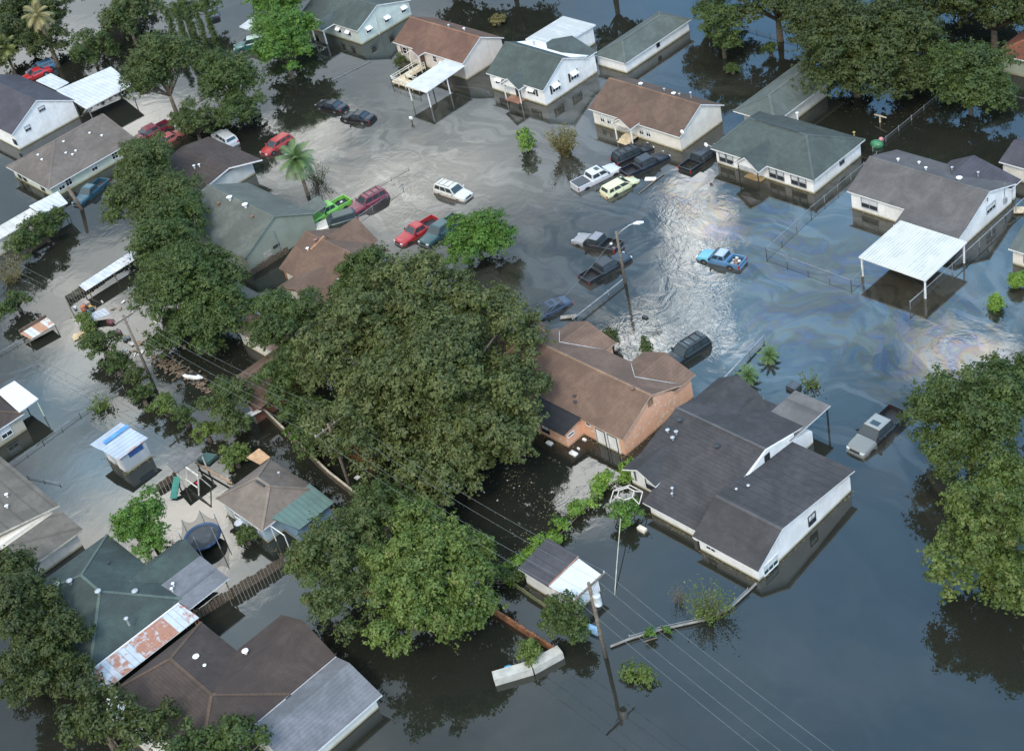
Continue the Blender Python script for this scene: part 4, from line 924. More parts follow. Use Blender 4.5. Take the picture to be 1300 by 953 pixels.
BK = (.012, .013, .016)
car('sedan', "left one of two black sedans near the pale mint house", 'car', (-59.21, 21.68), (-53.76, 22.43), (.008, .009, .014), depth=.42)
car('sedan', "right one of two black sedans near the pale mint house", 'car', (-52.99, 21.20), (-48.31, 22.38), (.008, .008, .011), depth=.42)
car('hatch', 'bright red car half hidden behind a palm tree at the upper left', 'car', (-55.17, 9.81), (-55.25, 14.04), (.34, .03, .025), depth=.5)
car('crew', 'maroon crew cab pickup with a black bed parked beside the sage green house', 'pickup truck', (-75.02, 2.45), (-74.55, 8.00), (.16, .022, .035), depth=.55)
car('sedan', 'faded rose red car between the maroon pickup and a green tree', 'car', (-71.02, 3.61), (-71.01, 6.84), (.36, .10, .09), depth=.5)
car('suv', "white SUV beside the dark brown low roof at the upper left", 'SUV', (-66.37, 9.87), (-60.44, 9.06), (.5, .5, .5), depth=.55)
car('pickup', 'dark teal blue pickup truck at the right corner of the sage green house', 'pickup truck', (-68.55, -9.87), (-69.80, -5.63), (.02, .075, .11), depth=.6)
car('sedan', 'bright red car parked beside a blue one behind the white sheet metal carport', 'car', (-108.96, 4.82), (-108.26, 7.96), (.45, .025, .03), depth=.3)
car('hatch', 'steel blue car beside the red one behind the white sheet metal carport', 'car', (-109.83, 6.70), (-109.18, 9.12), (.08, .16, .26), depth=.35)
car('pickup', 'lime green pickup truck with a black open bed', 'pickup truck', (-36.84, 3.44), (-36.31, 7.73), (.16, .42, .07), bedfill=1)
car('suv', 'maroon SUV with a roof rack beside the lime green pickup', 'SUV', (-33.84, 6.73), (-33.20, 11.57), (.16, .03, .045), rack=True)
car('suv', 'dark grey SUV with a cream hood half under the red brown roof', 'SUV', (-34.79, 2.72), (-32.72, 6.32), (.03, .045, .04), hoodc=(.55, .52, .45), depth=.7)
car('suv', 'white SUV with a roof rack, alone in the middle of the flooded street', 'SUV', (-23.04, 15.90), (-28.46, 15.56), (.52, .50, .45), rack=plain('rack_grey', (.3, .28, .25)), lower=(.2, .15, .12))
car('pickup', 'bright red pickup truck beside a dark green one', 'pickup truck', (-23.65, 5.62), (-23.22, 10.54), (.34, .025, .028))
car('crew', 'dark green pickup truck beside the bright red one, next to a round green tree', 'pickup truck', (-20.86, 6.41), (-21.20, 12.69), (.03, .07, .075))
car('crew', 'white crew cab pickup with a black bed cover, beside the cream hatchback', 'pickup truck', (-12.25, 28.53), (-13.40, 23.82), (.52, .52, .53), cover=(.06, .06, .065), sunroof=True)
car('hatch', 'pale cream yellow hatchback beside the white pickup', 'car', (-8.70, 28.02), (-9.52, 24.06), (.56, .55, .34), sunroof=False)
car('suv', 'black SUV nosed in front of the cream house with the russet roof', 'SUV', (-11.80, 33.93), (-12.98, 29.81), BK, rack=True)
car('crew', 'black pickup truck with an open bed beside the black SUV', 'pickup truck', (-8.89, 33.37), (-10.17, 28.33), (.012, .014, .02))
car('crew', 'black pickup truck against the left corner of the green hip roofed house', 'pickup truck', (-4.63, 37.24), (-4.78, 32.71), (.014, .016, .022), depth=.75)
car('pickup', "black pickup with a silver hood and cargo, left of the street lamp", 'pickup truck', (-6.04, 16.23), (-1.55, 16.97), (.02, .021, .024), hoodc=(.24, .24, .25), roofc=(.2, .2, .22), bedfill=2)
car('crew', 'black pickup truck with an empty bed, standing right at the street lamp pole', 'pickup truck', (0.59, 16.55), (-0.29, 10.81), (.018, .019, .022), depth=.66)
car('sedan', 'dark slate blue sedan with a pale trunk lid next to the orange house', 'car', (-0.69, 3.32), (0.36, 7.67), (.03, .045, .08), sunroof=True)
car('small', 'light blue pickup truck with a clutter of things in its bed', 'pickup truck', (7.01, 20.47), (12.01, 21.35), (.08, .18, .31), hoodc=(.12, .36, .47), roofc=(.30, .36, .42), bedfill=6, depth=.5)
car('suv', 'black SUV with bright roof bars at the tip of the orange house', 'SUV', (15.90, 5.71), (16.44, 9.36), (.015, .02, .022), rack=True, sunroof=True)
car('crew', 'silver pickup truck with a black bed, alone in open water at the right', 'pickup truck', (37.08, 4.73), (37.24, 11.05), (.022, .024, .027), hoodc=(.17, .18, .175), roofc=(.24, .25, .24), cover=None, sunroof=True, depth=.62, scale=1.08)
car('suv', 'dark green van half under the round bright tree at the top', 'van', (-83.30, 27.35), (-82.24, 28.84), (.02, .09, .085), roofc=(.45, .55, .5), depth=.35)
car('sedan', 'dark car beside the cypress trees at the top', 'car', (-100.47, 33.08), (-96.27, 30.91), (.03, .045, .06), depth=.4)

# ------------------------------------------------------------------ vegetation
RG = np.random.default_rng(11)
def leaf_mesh(name, pts, nrm, size, mat, parent, long_=1.5, clus=None):
    n = len(pts)
    t = RG.normal(size=(n, 3)); t -= (t*nrm).sum(1)[:, None]*nrm; t /= np.linalg.norm(t, axis=1)[:, None]+1e-9
    b = np.cross(nrm, t); s = size*RG.uniform(.6, 1.25, n)[:, None]
    off = np.array(parent['_o']) if parent is not None else np.zeros(3)
    c = pts-off
    V = np.empty((n, 4, 3)); V[:, 0] = c-t*s*.5*long_; V[:, 1] = c+b*s*.42+t*s*.1; V[:, 2] = c+t*s*.5*long_-nrm*s*.12; V[:, 3] = c-b*s*.42+t*s*.1
    me = bpy.data.meshes.new(name)
    me.vertices.add(n*4); me.vertices.foreach_set('co', V.reshape(-1).astype(np.float32))
    me.loops.add(n*4); me.loops.foreach_set('vertex_index', np.arange(n*4, dtype=np.int32))
    me.polygons.add(n); me.polygons.foreach_set('loop_start', np.arange(0, n*4, 4, dtype=np.int32)); me.polygons.foreach_set('loop_total', np.full(n, 4, dtype=np.int32))
    at = me.attributes.new('hue', 'FLOAT', 'FACE')
    h_ = RG.uniform(0, 1, n)*.6 + (clus if clus is not None else .2)
    at.data.foreach_set('value', h_.astype(np.float32))
    me.update(); me.materials.append(mat)
    o = bpy.data.objects.new(name, me); COL.objects.link(o)
    if parent is not None: o.parent = parent
    return o
def lobes_to_leaves(lobes, size, cover, up=.35, shell=(.55, 1.08)):
    """each lobe is a cloud of little leafy tufts, so light and gaps break up the crown"""
    P, Nn, Cc = [], [], []
    for (c, r, rz) in lobes:
        total = max(14, int(cover*1.22*4*math.pi*r*(r*.4+rz*.6)*.6/(size*size*.6)))
        per = 11; nt = max(3, total//per)
        d = RG.normal(size=(nt, 3)); d /= np.linalg.norm(d, axis=1)[:, None]
        d[:, 2] = np.where(d[:, 2] < -.4, -d[:, 2]*.8, d[:, 2])
        rad = RG.uniform(shell[0], shell[1], nt); far = RG.uniform(size=nt)
        rad = np.where(far < .12, RG.uniform(1.05, 1.42, nt), np.where(far > .9, RG.uniform(.15, .5, nt), rad))
        tc_ = d*rad[:, None]*np.array([r, r, rz])+np.array(c)
        lobe_h = RG.uniform(0, .18); th = RG.uniform(0, .30, nt)+lobe_h
        tr = size*RG.uniform(.7, 1.7, nt)
        q = RG.normal(size=(nt, per, 3))*np.array([.62, .62, .42])
        p = tc_[:, None, :]+q*tr[:, None, None]
        nn = d[:, None, :]*.7+np.array([0, 0, up])+q*.45+RG.normal(size=(nt, per, 3))*.30
        nn /= np.linalg.norm(nn, axis=2)[..., None]+1e-9
        P.append(p.reshape(-1, 3)); Nn.append(nn.reshape(-1, 3)); Cc.append(np.repeat(th, per))
    return np.vstack(P), np.vstack(Nn), np.concatenate(Cc)
G1 = leafmat('oak_leaves', (.036, .050, .014), (.125, .146, .042), (.16, .15, .055))
G2 = leafmat('bright_leaves', (.030, .075, .012), (.13, .24, .035))
G3 = leafmat('mid_leaves', (.024, .046, .011), (.088, .125, .028))
G4 = leafmat('deep_leaves', (.022, .034, .010), (.078, .098, .022))
G9 = leafmat('yellow_green_leaves', (.026, .050, .012), (.13, .175, .034), (.16, .17, .05))
G5 = leafmat('olive_leaves', (.030, .050, .014), (.10, .132, .034), (.13, .12, .045))
G6 = leafmat('lime_leaves', (.055, .12, .014), (.22, .34, .05))
G7 = leafmat('dry_leaves', (.09, .07, .025), (.24, .21, .08))
G8 = leafmat('pale_leaves', (.042, .076, .015), (.155, .205, .042), (.18, .19, .06))
BARK = bark()
def tree(label, crowns, mat, size=0.197, cover=1.25, sub=.34, ns=None, flat=.8, trunk=.25, cat='tree', name='tree', group=None, lean=(0, 0), seed=None, top=0.0, base=None, inner=True):
    """crowns: list of (x, y, z centre, radius); each becomes a heap of leafy clumps on its own limbs"""
    x0, y0 = crowns[0][0], crowns[0][1]
    if base: x0, y0 = base
    t = thing(name, label, cat, (x0+lean[0], y0+lean[1], 0), group)
    subs = []; heads = []
    for (x, y, z, r) in crowns:
        rz = min(r*flat, z*.98)
        n_ = ns or int(9+r*2.6)
        for i in range(n_):
            ph = i*2.39996+RG.uniform(-.4, .4); u = 1-(i+.5)/n_*1.45
            st_ = math.sqrt(max(0, 1-u*u)); q = RG.uniform(.50, 1.0)
            c = (x+math.cos(ph)*st_*r*q, y+math.sin(ph)*st_*r*q, z+u*rz*q)
            sr = max(r*sub*RG.uniform(.55, 1.2), .42 if r < 2.2 else 0)
            if c[2]-sr*.6 < .15: c = (c[0], c[1], .2+sr*.6)
            subs.append((c, sr, sr*.8)); heads.append(c)
        if inner: subs.append(((x, y, z), r*.55, rz*.55))
    P, Nn, Cc = lobes_to_leaves(subs, size, cover)
    P[:, 2] = np.maximum(P[:, 2], .08)
    leaf_mesh('crown', P, Nn, size, mat, t, clus=Cc)
    tm = M(); zc = crowns[0][3]; cz = crowns[0][2]; bx_, by_ = x0+lean[0], y0+lean[1]
    fork = Vector((x0+lean[0]*.4, y0+lean[1]*.4, cz*.45))
    tm.tube([(bx_, by_, -1.2), (bx_+.05, by_, 0), tuple(fork.lerp(Vector((bx_, by_, 0)), .5)+Vector((.08, -.06, 0))), tuple(fork)], [trunk*1.35, trunk*1.1, trunk*.95, trunk*.8], 9)
    tm.build('trunk', BARK, t, smooth=True)
    lm = M()
    for c in heads[:: max(1, len(heads)//14)]:
        c = Vector(c); mid = fork.lerp(c, .5)+Vector((RG.uniform(-.3, .3), RG.uniform(-.3, .3), .3))
        lm.tube([tuple(fork), tuple(mid), tuple(fork.lerp(c, .95))], [trunk*.5, trunk*.3, trunk*.1], 6)
    lm.build('limbs', BARK, t, smooth=True)
    return t
def column(label, x, y, r, h_, mat, size=0.144, group=None, name='cypress_tree', cat='tree', cone=False, z0=.1, cover=1.5):
    t = thing(name, label, cat, (x, y, 0), group); subs = []
    n_ = max(3, int(h_/(r*.8)))
    for i in range(n_):
        f_ = (i+.5)/n_; rr_ = r*((1-f_*.85) if cone else (.75+.25*math.sin(math.pi*min(1, f_*1.1))))*(1 if f_ < .85 else .7)
        subs.append(((x+RG.uniform(-.1, .1), y+RG.uniform(-.1, .1), z0+f_*h_), rr_, max(rr_*.8, h_/n_*.7)))
    P, Nn, Cc = lobes_to_leaves(subs, size, cover); P[:, 2] = np.maximum(P[:, 2], .05)
    leaf_mesh('crown', P, Nn, size, mat, t, clus=Cc)
    M().tube([(x, y, -1), (x, y, h_*.7)], [.12, .04], 6).build('trunk', BARK, t)
    return t
def hedge(label, path, w_, h_, mat, size=0.171, name='vine_hedge', cat='hedge', cover=1.3, z0=.1, group=None, step=1.0):
    x, y = path[0]; t = thing(name, label, cat, (x, y, 0), group); subs = []
    for (a, b) in zip(path[:-1], path[1:]):
        a, b = Vector((*a, 0)), Vector((*b, 0)); n_ = max(1, int((b-a).length/step))
        for i in range(n_):
            p = a.lerp(b, (i+.5)/n_)
            for q in range(2):
                r_ = w_*RG.uniform(.35, .65)
                subs.append(((p.x+RG.uniform(-.5, .5)*w_*.7, p.y+RG.uniform(-.5, .5)*w_*.7, z0+RG.uniform(.2, .85)*h_), r_, r_*.75))
    P, Nn, Cc = lobes_to_leaves(subs, size, cover); P[:, 2] = np.maximum(P[:, 2], .04)
    leaf_mesh('foliage', P, Nn, size, mat, t, clus=Cc)
    sm = M(); sm.tube([(p[0], p[1], .12) for p in path], .06, 5); sm.build('stems', BARK, t)
    return t
def sprigs(label, x, y, r, h_, n_, mat, name='sapling', cat='plant', leaf=.16, dens=26, group=None, stem=.02):
    """thin-branched see-through shrub"""
    t = thing(name, label, cat, (x, y, 0), group); sm = M(); P = []
    for i in range(n_):
        a = RG.uniform(0, 2*math.pi); rr_ = r*math.sqrt(RG.uniform(.05, 1)); e = Vector((x+math.cos(a)*rr_, y+math.sin(a)*rr_, h_*RG.uniform(.45, 1.0)))
        s_ = Vector((x+RG.uniform(-.15, .15), y+RG.uniform(-.15, .15), -.8)); md = s_.lerp(e, .5)+Vector((0, 0, .25))
        sm.tube([tuple(s_), tuple(md), tuple(e)], [stem*1.8, stem, stem*.4], 5)
        for k_ in range(dens):
            f_ = RG.uniform(.25, 1.05); p = (s_.lerp(md, f_*2) if f_ < .5 else md.lerp(e, f_*2-1)); P.append(tuple(p+Vector(RG.normal(size=3)*.18)))
    sm.build('branches', BARK, t)
    P = np.array(P); P[:, 2] = np.maximum(P[:, 2], .05)
    nn = RG.normal(size=P.shape)+np.array([0, 0, .8]); nn /= np.linalg.norm(nn, axis=1)[:, None]
    leaf_mesh('foliage', P, nn, leaf, mat, t); return t
def palm(label, x, y, h_, r, mat, n_=26, name='palm_tree', cat='palm', trunk=.18, lean=(0, 0), group=None, droop=1.0, skirt=0, wl=1.0):
    t = thing(name, label, cat, (x+lean[0], y+lean[1], 0), group)
    M().tube([(x+lean[0], y+lean[1], -1), (x+lean[0]*.5, y+lean[1]*.5, h_*.5), (x, y, h_)], [trunk*1.2, trunk, trunk*.9], 9).build('trunk', plain('palm_bark', (.20, .15, .10), .9, var=.35, scale=5), t, smooth=True)
    P = []; Nn = []; fm = M()
    for i in range(n_+skirt):
        a = i*2.39996; el = R(75-115*i/n_) if i < n_ else R(-70+RG.uniform(-12, 12)); L_ = r*RG.uniform(.85, 1.15)*(1 if i < n_ else .6)
        p = Vector((x, y, h_)); d = Vector((math.cos(a)*math.cos(el), math.sin(a)*math.cos(el), math.sin(el)))
        sg = 9; pts = [p.copy()]
        for q in range(sg):
            d = (d+Vector((0, 0, -.13*droop))).normalized(); p = p+d*(L_/sg); pts.append(p.copy())
        side = d.cross(Vector((0, 0, 1))).normalized() if abs(d.z) < .98 else Vector((1, 0, 0))
        fm.tube([tuple(v) for v in pts], [.03]*3+[.018]*(len(pts)-3), 4)
        for q in range(1, len(pts)):
            ll = .32*r*wl*math.sin(math.pi*(q+.6)/(len(pts)+1.2))**.6
            t_ = (pts[q]-pts[q-1]).normalized()
            for sgn in (-1, 1):
                for dd in (0, .5):
                    a0 = pts[q-1].lerp(pts[q], dd); tip = a0+side*sgn*ll+t_*ll*.55+Vector((0, 0, -ll*.35))
                    w_ = t_*(.055*r*.5)
                    fm.poly([tuple(a0-w_), tuple(tip), tuple(a0+w_)])
    fm.build('fronds', mat, t)
    return t
def frondmat(name, a, b):
    if name in MATS: return MATS[name]
    k = new(name); k.l(k.mix(k.noise(k.pos, 1.5, 3), a, b), k.p.inputs['Base Color']); k.p.inputs['Roughness'].default_value = .5; return k.mt
PALM = frondmat('palm_fronds', (.03, .07, .02), (.12, .19, .05)); PALMD = frondmat('dry_palm_fronds', (.14, .13, .04), (.30, .24, .10))

# the big oak and its neighbours
tree('huge dark olive live oak filling the middle of the photo left of the orange house', [(6.26, -14.56, 6.50, 7.83), (-5.16, -13.76, 6.50, 6.07), (3.08, -5.52, 6.20, 5.28), (3.58, -19.95, 5.50, 5.44), (13.41, -14.73, 5.00, 4.75), (-3.91, -8.14, 7.00, 6.36), (12.41, -19.69, 4.20, 3.50), (10.75, -8.64, 5.20, 3.37)], G1, size=0.236, cover=1.15, sub=.30, trunk=.55, ns=34)
tree('green tree on the left flank of the huge oak, over the pinkish roof', [(-16.31, -14.07, 4.50, 4.07), (-10.37, -19.24, 4.20, 3.15), (-21.08, -13.19, 4.00, 2.73)], G3, size=0.184)
tree('light green tree growing out beside the red brown cross gabled roof', [(-17.00, -3.29, 4.20, 3.25), (-16.07, -5.74, 3.40, 2.74)], G3, size=0.171)
tree('small dark tree under the lower left edge of the huge oak', [(-6.41, -20.87, 2.80, 2.21), (-2.70, -22.48, 2.40, 1.88)], G3, size=0.171)
tree('bright green tree with a broad airy crown at the bottom centre', [(21.62, -28.19, 5.20, 4.44), (22.62, -31.79, 4.60, 3.76), (25.33, -28.93, 4.20, 2.90), (17.34, -25.63, 5.20, 2.68), (18.17, -29.87, 5.00, 2.87), (21.54, -24.52, 4.20, 2.14)], G8, size=0.197, cover=1.15, sub=.30, trunk=.35, ns=26)
tree('darker green tree left of the bright airy tree at the bottom centre', [(12.67, -31.62, 5.00, 3.45), (16.27, -34.40, 4.20, 3.11), (11.16, -33.58, 4.40, 2.05), (12.22, -27.55, 4.50, 2.61)], G5, size=0.190, trunk=.3)
tree('deep green tree between the huge oak and the bright airy tree', [(10.47, -25.35, 4.00, 2.40), (11.10, -22.47, 3.40, 2.02)], G3, size=0.177)
tree('tall dark green tree at the right edge, upper of two', [(45.55, 8.79, 5.20, 4.39), (46.73, 12.95, 5.20, 3.67), (45.96, 5.65, 4.00, 2.36), (42.78, 8.95, 4.60, 2.04)], G3, size=0.210, trunk=.35, ns=24)
tree('brighter green tree at the right edge, lower of two', [(53.18, -0.27, 5.20, 3.82), (53.29, -4.31, 4.20, 2.74), (56.95, -3.59, 4.20, 3.14), (52.01, 4.69, 5.00, 2.62)], G9, size=0.210, cover=1.3, trunk=.35, ns=26, sub=.28)
tree('large leafy green tree below the olive roofed house at the left', [(-31.17, -16.32, 5.20, 5.45), (-39.50, -13.40, 5.00, 4.14), (-25.83, -16.33, 4.20, 3.41), (-44.96, -8.81, 4.60, 3.75), (-26.29, -18.79, 3.60, 3.23)], G3, size=0.197, trunk=.35, ns=24)
tree('greyish olive tree beside the dark brown low roof at the left', [(-57.31, -5.18, 4.60, 4.54), (-53.80, -9.32, 4.20, 3.88), (-51.11, -5.97, 4.20, 3.51), (-61.17, -2.59, 4.80, 3.28)], G5, size=0.184, ns=22)
tree('dark round tree with a bare trunk showing, left of the white carport roof', [(-79.78, 12.39, 6.20, 4.67), (-78.37, 9.46, 5.40, 3.57), (-78.56, 14.79, 6.00, 3.19)], G5, size=0.184, trunk=.28, base=(-76.36, 10.45), flat=.75)
tree('light green layered tree right of the dark round tree at the upper left', [(-67.80, 14.89, 4.60, 4.33), (-72.40, 16.18, 4.60, 3.15), (-62.53, 11.93, 3.40, 3.23)], G3, size=0.177)
tree('low olive bushy tree over the maroon pickup', [(-66.01, 7.40, 2.80, 3.03), (-69.48, 7.79, 2.60, 1.85)], G5, size=0.157)
tree('small round dark tree above the long white carport', [(-101.80, 13.01, 2.60, 3.33)], G3, size=0.171)
tree('vivid green round tree left of the pale mint house', [(-68.77, 24.97, 4.60, 4.45), (-70.73, 29.04, 4.80, 3.01), (-75.01, 28.31, 4.60, 2.83)], G2, size=0.184, cover=1.4)
tree('green tree at the top edge behind the vivid round tree', [(-82.10, 32.94, 4.60, 3.60), (-80.14, 35.09, 4.60, 2.92)], G2, size=0.184)
tree('bushy vivid green tree standing alone beside the dark green pickup', [(-13.16, 8.31, 2.70, 3.50), (-13.78, 6.93, 2.00, 2.17), (-12.46, 9.85, 2.20, 2.34)], G2, size=0.164, cover=1.5)
column('small bright lime bush in the water left of the sparse yellowish one', -24.37, 26.73, 1.05, 2.7, G6, size=.16, name='bush', cat='bush', cover=1.6)
sprigs('sparse yellowish brown bush near the white crew cab pickup', -19.79, 28.33, 2.0, 3.4, 46, G7, name='bush', cat='bush', leaf=.17, dens=60)
tree('very large dark tree behind the green hip roofed house at the top right', [(2.55, 54.08, 6.20, 6.36), (-3.67, 57.47, 6.20, 4.75), (5.08, 57.23, 6.20, 5.12), (5.02, 51.91, 4.40, 4.03), (9.07, 54.22, 4.20, 3.12)], G4, size=0.223, trunk=.45, ns=26)
tree('round deep green tree right of the very large one at the top right', [(15.93, 56.10, 4.60, 4.58), (12.51, 57.36, 4.40, 2.94), (18.64, 55.24, 3.60, 2.86)], G3, size=0.197, ns=22)
tree('green tree right of the long outbuilding at the top', [(-17.52, 54.72, 4.40, 2.88), (-20.73, 57.13, 4.40, 2.54), (-15.48, 53.48, 3.00, 1.72)], G3, size=0.184)
tree('little green bush in the water left of the greyish green roof wing', [(-12.55, 57.57, 0.90, 0.96)], G3, size=0.144, name='bush', cat='bush')
for i, (px_, q) in enumerate((((-13.91, 61.14, 6.00, 4.98), 'darkest tree on the top edge above the little green bush'), ((2.42, 69.06, 6.00, 5.35), 'dark tree on the top edge above the round deep green tree'), ((10.68, 69.33, 6.00, 4.12), 'dark tree on the top edge left of the red brown corner roof'), ((0.51, 79.54, 6.00, 5.73), 'dark tree past the top edge, reflected in the water at the top right'), ((-27.06, 62.74, 6.00, 4.03), 'dark tree past the top edge behind the long outbuilding'))):
    tree(q, [px_, (px_[0]+3, px_[1]+2, px_[2]-1, px_[3]*.7)], G4, size=0.236, trunk=.4, group='dark trees along the top edge')
for p_, q in (((-58.94, 58.26, 7.00, 6.83), 'tree beyond the frame whose reflection shows right of the tan house'), ((-69.48, 55.66, 7.00, 5.65), 'tree beyond the frame reflected above the tan house'), ((-43.48, 62.81, 7.00, 4.24), 'tree beyond the frame reflected above the long outbuilding'), ((-119.14, 27.20, 6.00, 5.91), 'tree beyond the frame at the top left')):
    tree(q, [p_], G4, size=0.262, trunk=.4, group='trees beyond the top edge')
tree('dark thicket tree in the top left corner', [(-119.55, 11.65, 4.50, 5.28), (-109.84, 9.89, 3.50, 3.96), (-114.62, 6.40, 3.50, 4.22), (-115.88, 15.68, 4.00, 2.88)], G4, size=0.197)
tree('dark tree leaning over the water at the top, left of the cypresses', [(-102.12, 20.25, 4.40, 3.95), (-103.31, 23.94, 4.60, 3.29)], G5, size=0.197)
palm('dry topped palm with a shaggy trunk in the top left corner', -107.86, 9.95, 8.5, 2.4, PALMD, n_=24, lean=(0, 0), skirt=14, trunk=.3)
palm('yellow green palm at the left edge beside the red and blue cars', -112.65, 5.09, 4.6, 2.4, frondmat('yellow_fronds', (.07, .10, .02), (.22, .22, .06)), n_=26, skirt=8)
palm('slender palm over the bright red car', -41.94, 6.58, 5.2, 2.5, PALM, n_=34, skirt=8, trunk=.2)
sprigs('tangle of bare grey brush beside the slender palm', -42.98, 9.12, 2.2, 2.8, 34, G5, name='brush', cat='bush', leaf=.12, dens=26)
for i, (cx_, cy_) in enumerate(((226, 52), (238, 55), (252, 57), (264, 58), (277, 61))):
    pass
CY = [(-94.78, 23.04), (-92.54, 23.53), (-90.45, 23.96), (-88.51, 24.33), (-86.34, 24.80)]
for i, (x, y) in enumerate(CY):
    column(['first', 'second', 'third', 'fourth', 'fifth'][i]+' slim dark cypress from the left in the row at the top', x, y, .52, 6.8+.4*(i % 2), G3, group='row of slim cypresses')
tree('leafy green tree behind the row of slim cypresses', [(-97.87, 27.21, 3.00, 2.34), (-95.42, 29.89, 3.00, 2.33)], G3, size=0.171)
tree('dark green bush growing over the low building at the left edge', [(-64.22, -16.90, 1.90, 2.46), (-63.01, -20.35, 1.90, 2.24), (-65.46, -14.55, 1.80, 1.44)], G3, size=0.164, name='bush', cat='bush')
sprigs('bare grey brown bush at the left edge of the water', -60.46, -24.25, 2.6, 2.8, 60, G7, name='bush', cat='bush', leaf=.12, dens=30)
tree('green bush at the left edge below the bare grey one', [(-53.87, -26.71, 1.40, 1.60), (-53.30, -28.57, 1.40, 1.24)], G3, size=0.144, name='bush', cat='bush')
tree('compact green tree above the dark green hip roof, left of the trampoline', [(-7.36, -38.51, 3.40, 2.36), (-7.40, -39.58, 2.80, 1.94), (-5.11, -39.61, 2.20, 1.51)], G2, size=0.157, cover=1.5)
tree('dark tree in the bottom left corner over the green roof', [(-4.32, -52.06, 5.00, 3.75), (0.38, -51.61, 4.40, 2.78), (-9.46, -50.37, 5.00, 2.67), (0.88, -54.30, 4.00, 3.13), (4.26, -52.38, 3.60, 1.86)], G4, size=0.197, trunk=.35, ns=22)
tree('dark leafy tree beneath the nearest utility pole', [(30.69, -23.62, 2.40, 1.57), (32.32, -24.23, 1.80, 1.08), (30.57, -24.74, 2.00, 0.97)], G3, size=0.164)
tree('small leafy plant beside the low rusty wall at the bottom', [(30.25, -27.57, 1.00, 0.90)], G8, size=0.144, name='bush', cat='bush')
hedge('bright vine covered hedge between the orange house and the small shed', [(22.64, -23.16), (22.87, -21.09), (22.78, -17.70), (22.40, -12.94), (22.18, -10.21), (22.58, -7.60)], 1.5, 1.2, G6, size=0.144)
hedge('vine hedge in front of the small charcoal roofed shed', [(20.68, -24.02), (22.49, -23.48), (23.68, -21.90)], 1.6, 1.2, G3, size=0.157)
tree('leafy bush growing through the white clothes line frame', [(26.47, -12.18, 1.20, 1.37)], G2, size=0.144, name='bush', cat='bush', cover=1.5)
SH = [((-36.57, -25.53, 1.50, 2.00), G3), ((-32.16, -26.47, 1.50, 1.63), G3), ((-28.54, -26.45, 1.40, 1.37), G4), ((-25.42, -27.68, 1.40, 1.42), G3), ((-21.95, -27.32, 1.20, 1.48), G8), ((-18.61, -26.98, 1.20, 1.15), G3), ((-14.77, -27.09, 1.10, 1.21), G8), ((-30.75, -21.63, 1.60, 1.97), G3)]
for i, (c, mt) in enumerate(SH):
    tree(['first', 'second', 'third', 'fourth', 'fifth', 'sixth', 'seventh'][i]+' shrub from the top of the diagonal row left of centre' if i < 7 else 'wide shrub at the foot of the upper left utility pole', [c], mt, size=0.151, name='shrub', cat='shrub', group='shrubs along the sunken fence line', cover=1.35)
tree('brownish green tree over the faded brown roof left of the oak', [(-14.27, -24.44, 3.20, 2.57), (-11.53, -25.36, 2.20, 1.79)], G5, size=0.157)
tree('round bush with a grey centre beside the plywood awning', [(-9.09, -27.69, 1.20, 1.62)], G8, size=0.131, name='bush', cat='bush')
tree('trailing weed growth by the broken lean-to corner', [(-43.93, -23.70, 0.80, 0.78), (-42.22, -24.15, 0.70, 0.77)], G8, size=0.131, name='weeds', cat='plant')
sprigs('small yellow green sapling in the water left of the diagonal shrub row', -29.15, -30.73, 1.3, 1.2, 22, G8, leaf=.18, dens=20)
sprigs('feathery pale bush on the low curved wall at the bottom', 38.58, -16.05, 2.3, 2.6, 60, G8, name='bush', cat='bush', leaf=.13, dens=24)
sprigs('thin dead twig bush standing in the dark water near the feathery bush', 35.67, -16.46, .7, 1.9, 14, G7, name='dead_bush', cat='bush', leaf=.08, dens=8)
sprigs('scraggly sapling with a few leaves behind the charcoal roofed house', 28.61, 10.13, 1.4, 1.4, 14, G8, leaf=.2, dens=10)
hedge('low vine clump where the curved wall meets the water', [(36.09, -21.04), (36.67, -20.14)], .9, .7, G2, size=0.131, name='vine_clump', cat='plant')
hedge('second vine clump further along the curved wall', [(36.70, -19.44), (36.89, -19.01)], .6, .5, G2, size=0.118, name='vine_clump', cat='plant')
hedge('yellow green weed clump at the bottom edge', [(37.10, -24.69), (38.82, -23.06)], 1.2, .5, G8, size=0.131, name='weed_clump', cat='plant')
tree('small conifer bush at the corner of the first orange wing', [(9.21, 4.60, 1.10, 0.98)], G4, size=0.131, name='bush', cat='bush')
column('small pointed conifer between the two orange house wings', 13.06, 5.49, .9, 2.2, G3, name='conifer', cat='tree', cone=True, size=0.118)
column('small clipped cone shrub in the water at the right', 36.18, 27.85, .95, 1.5, G6, name='cone_shrub', cat='shrub', cone=True, size=0.092, cover=2.2)
tree('round clipped shrub by the cream house corner at the right edge', [(36.08, 31.47, 0.70, 0.88)], G6, size=0.092, name='round_shrub', cat='shrub', cover=2.2)
palm('half drowned sago palm, the nearer to the charcoal roof', 23.44, 7.65, .5, 1.25, PALM, n_=36, name='sago_palm', trunk=.15, droop=.7, group='half drowned sago palms', wl=.6)
palm('half drowned sago palm, the further from the charcoal roof', 23.27, 10.99, .5, 1.2, PALM, n_=36, name='sago_palm', trunk=.15, droop=.7, group='half drowned sago palms', wl=.6)
tree('small shrub at the left corner of the tan house', [(-56.18, 34.11, 0.80, 0.95)], G4, size=0.131, name='bush', cat='bush')
tree('banana like clump by the long fence under the oak', [(-6.41, -22.04, 1.40, 1.18)], G2, size=0.262, name='bush', cat='bush')
tree('weedy green clump beside the trampoline and air conditioner', [(0.19, -33.27, 0.90, 0.90)], G3, size=0.131, name='bush', cat='bush')
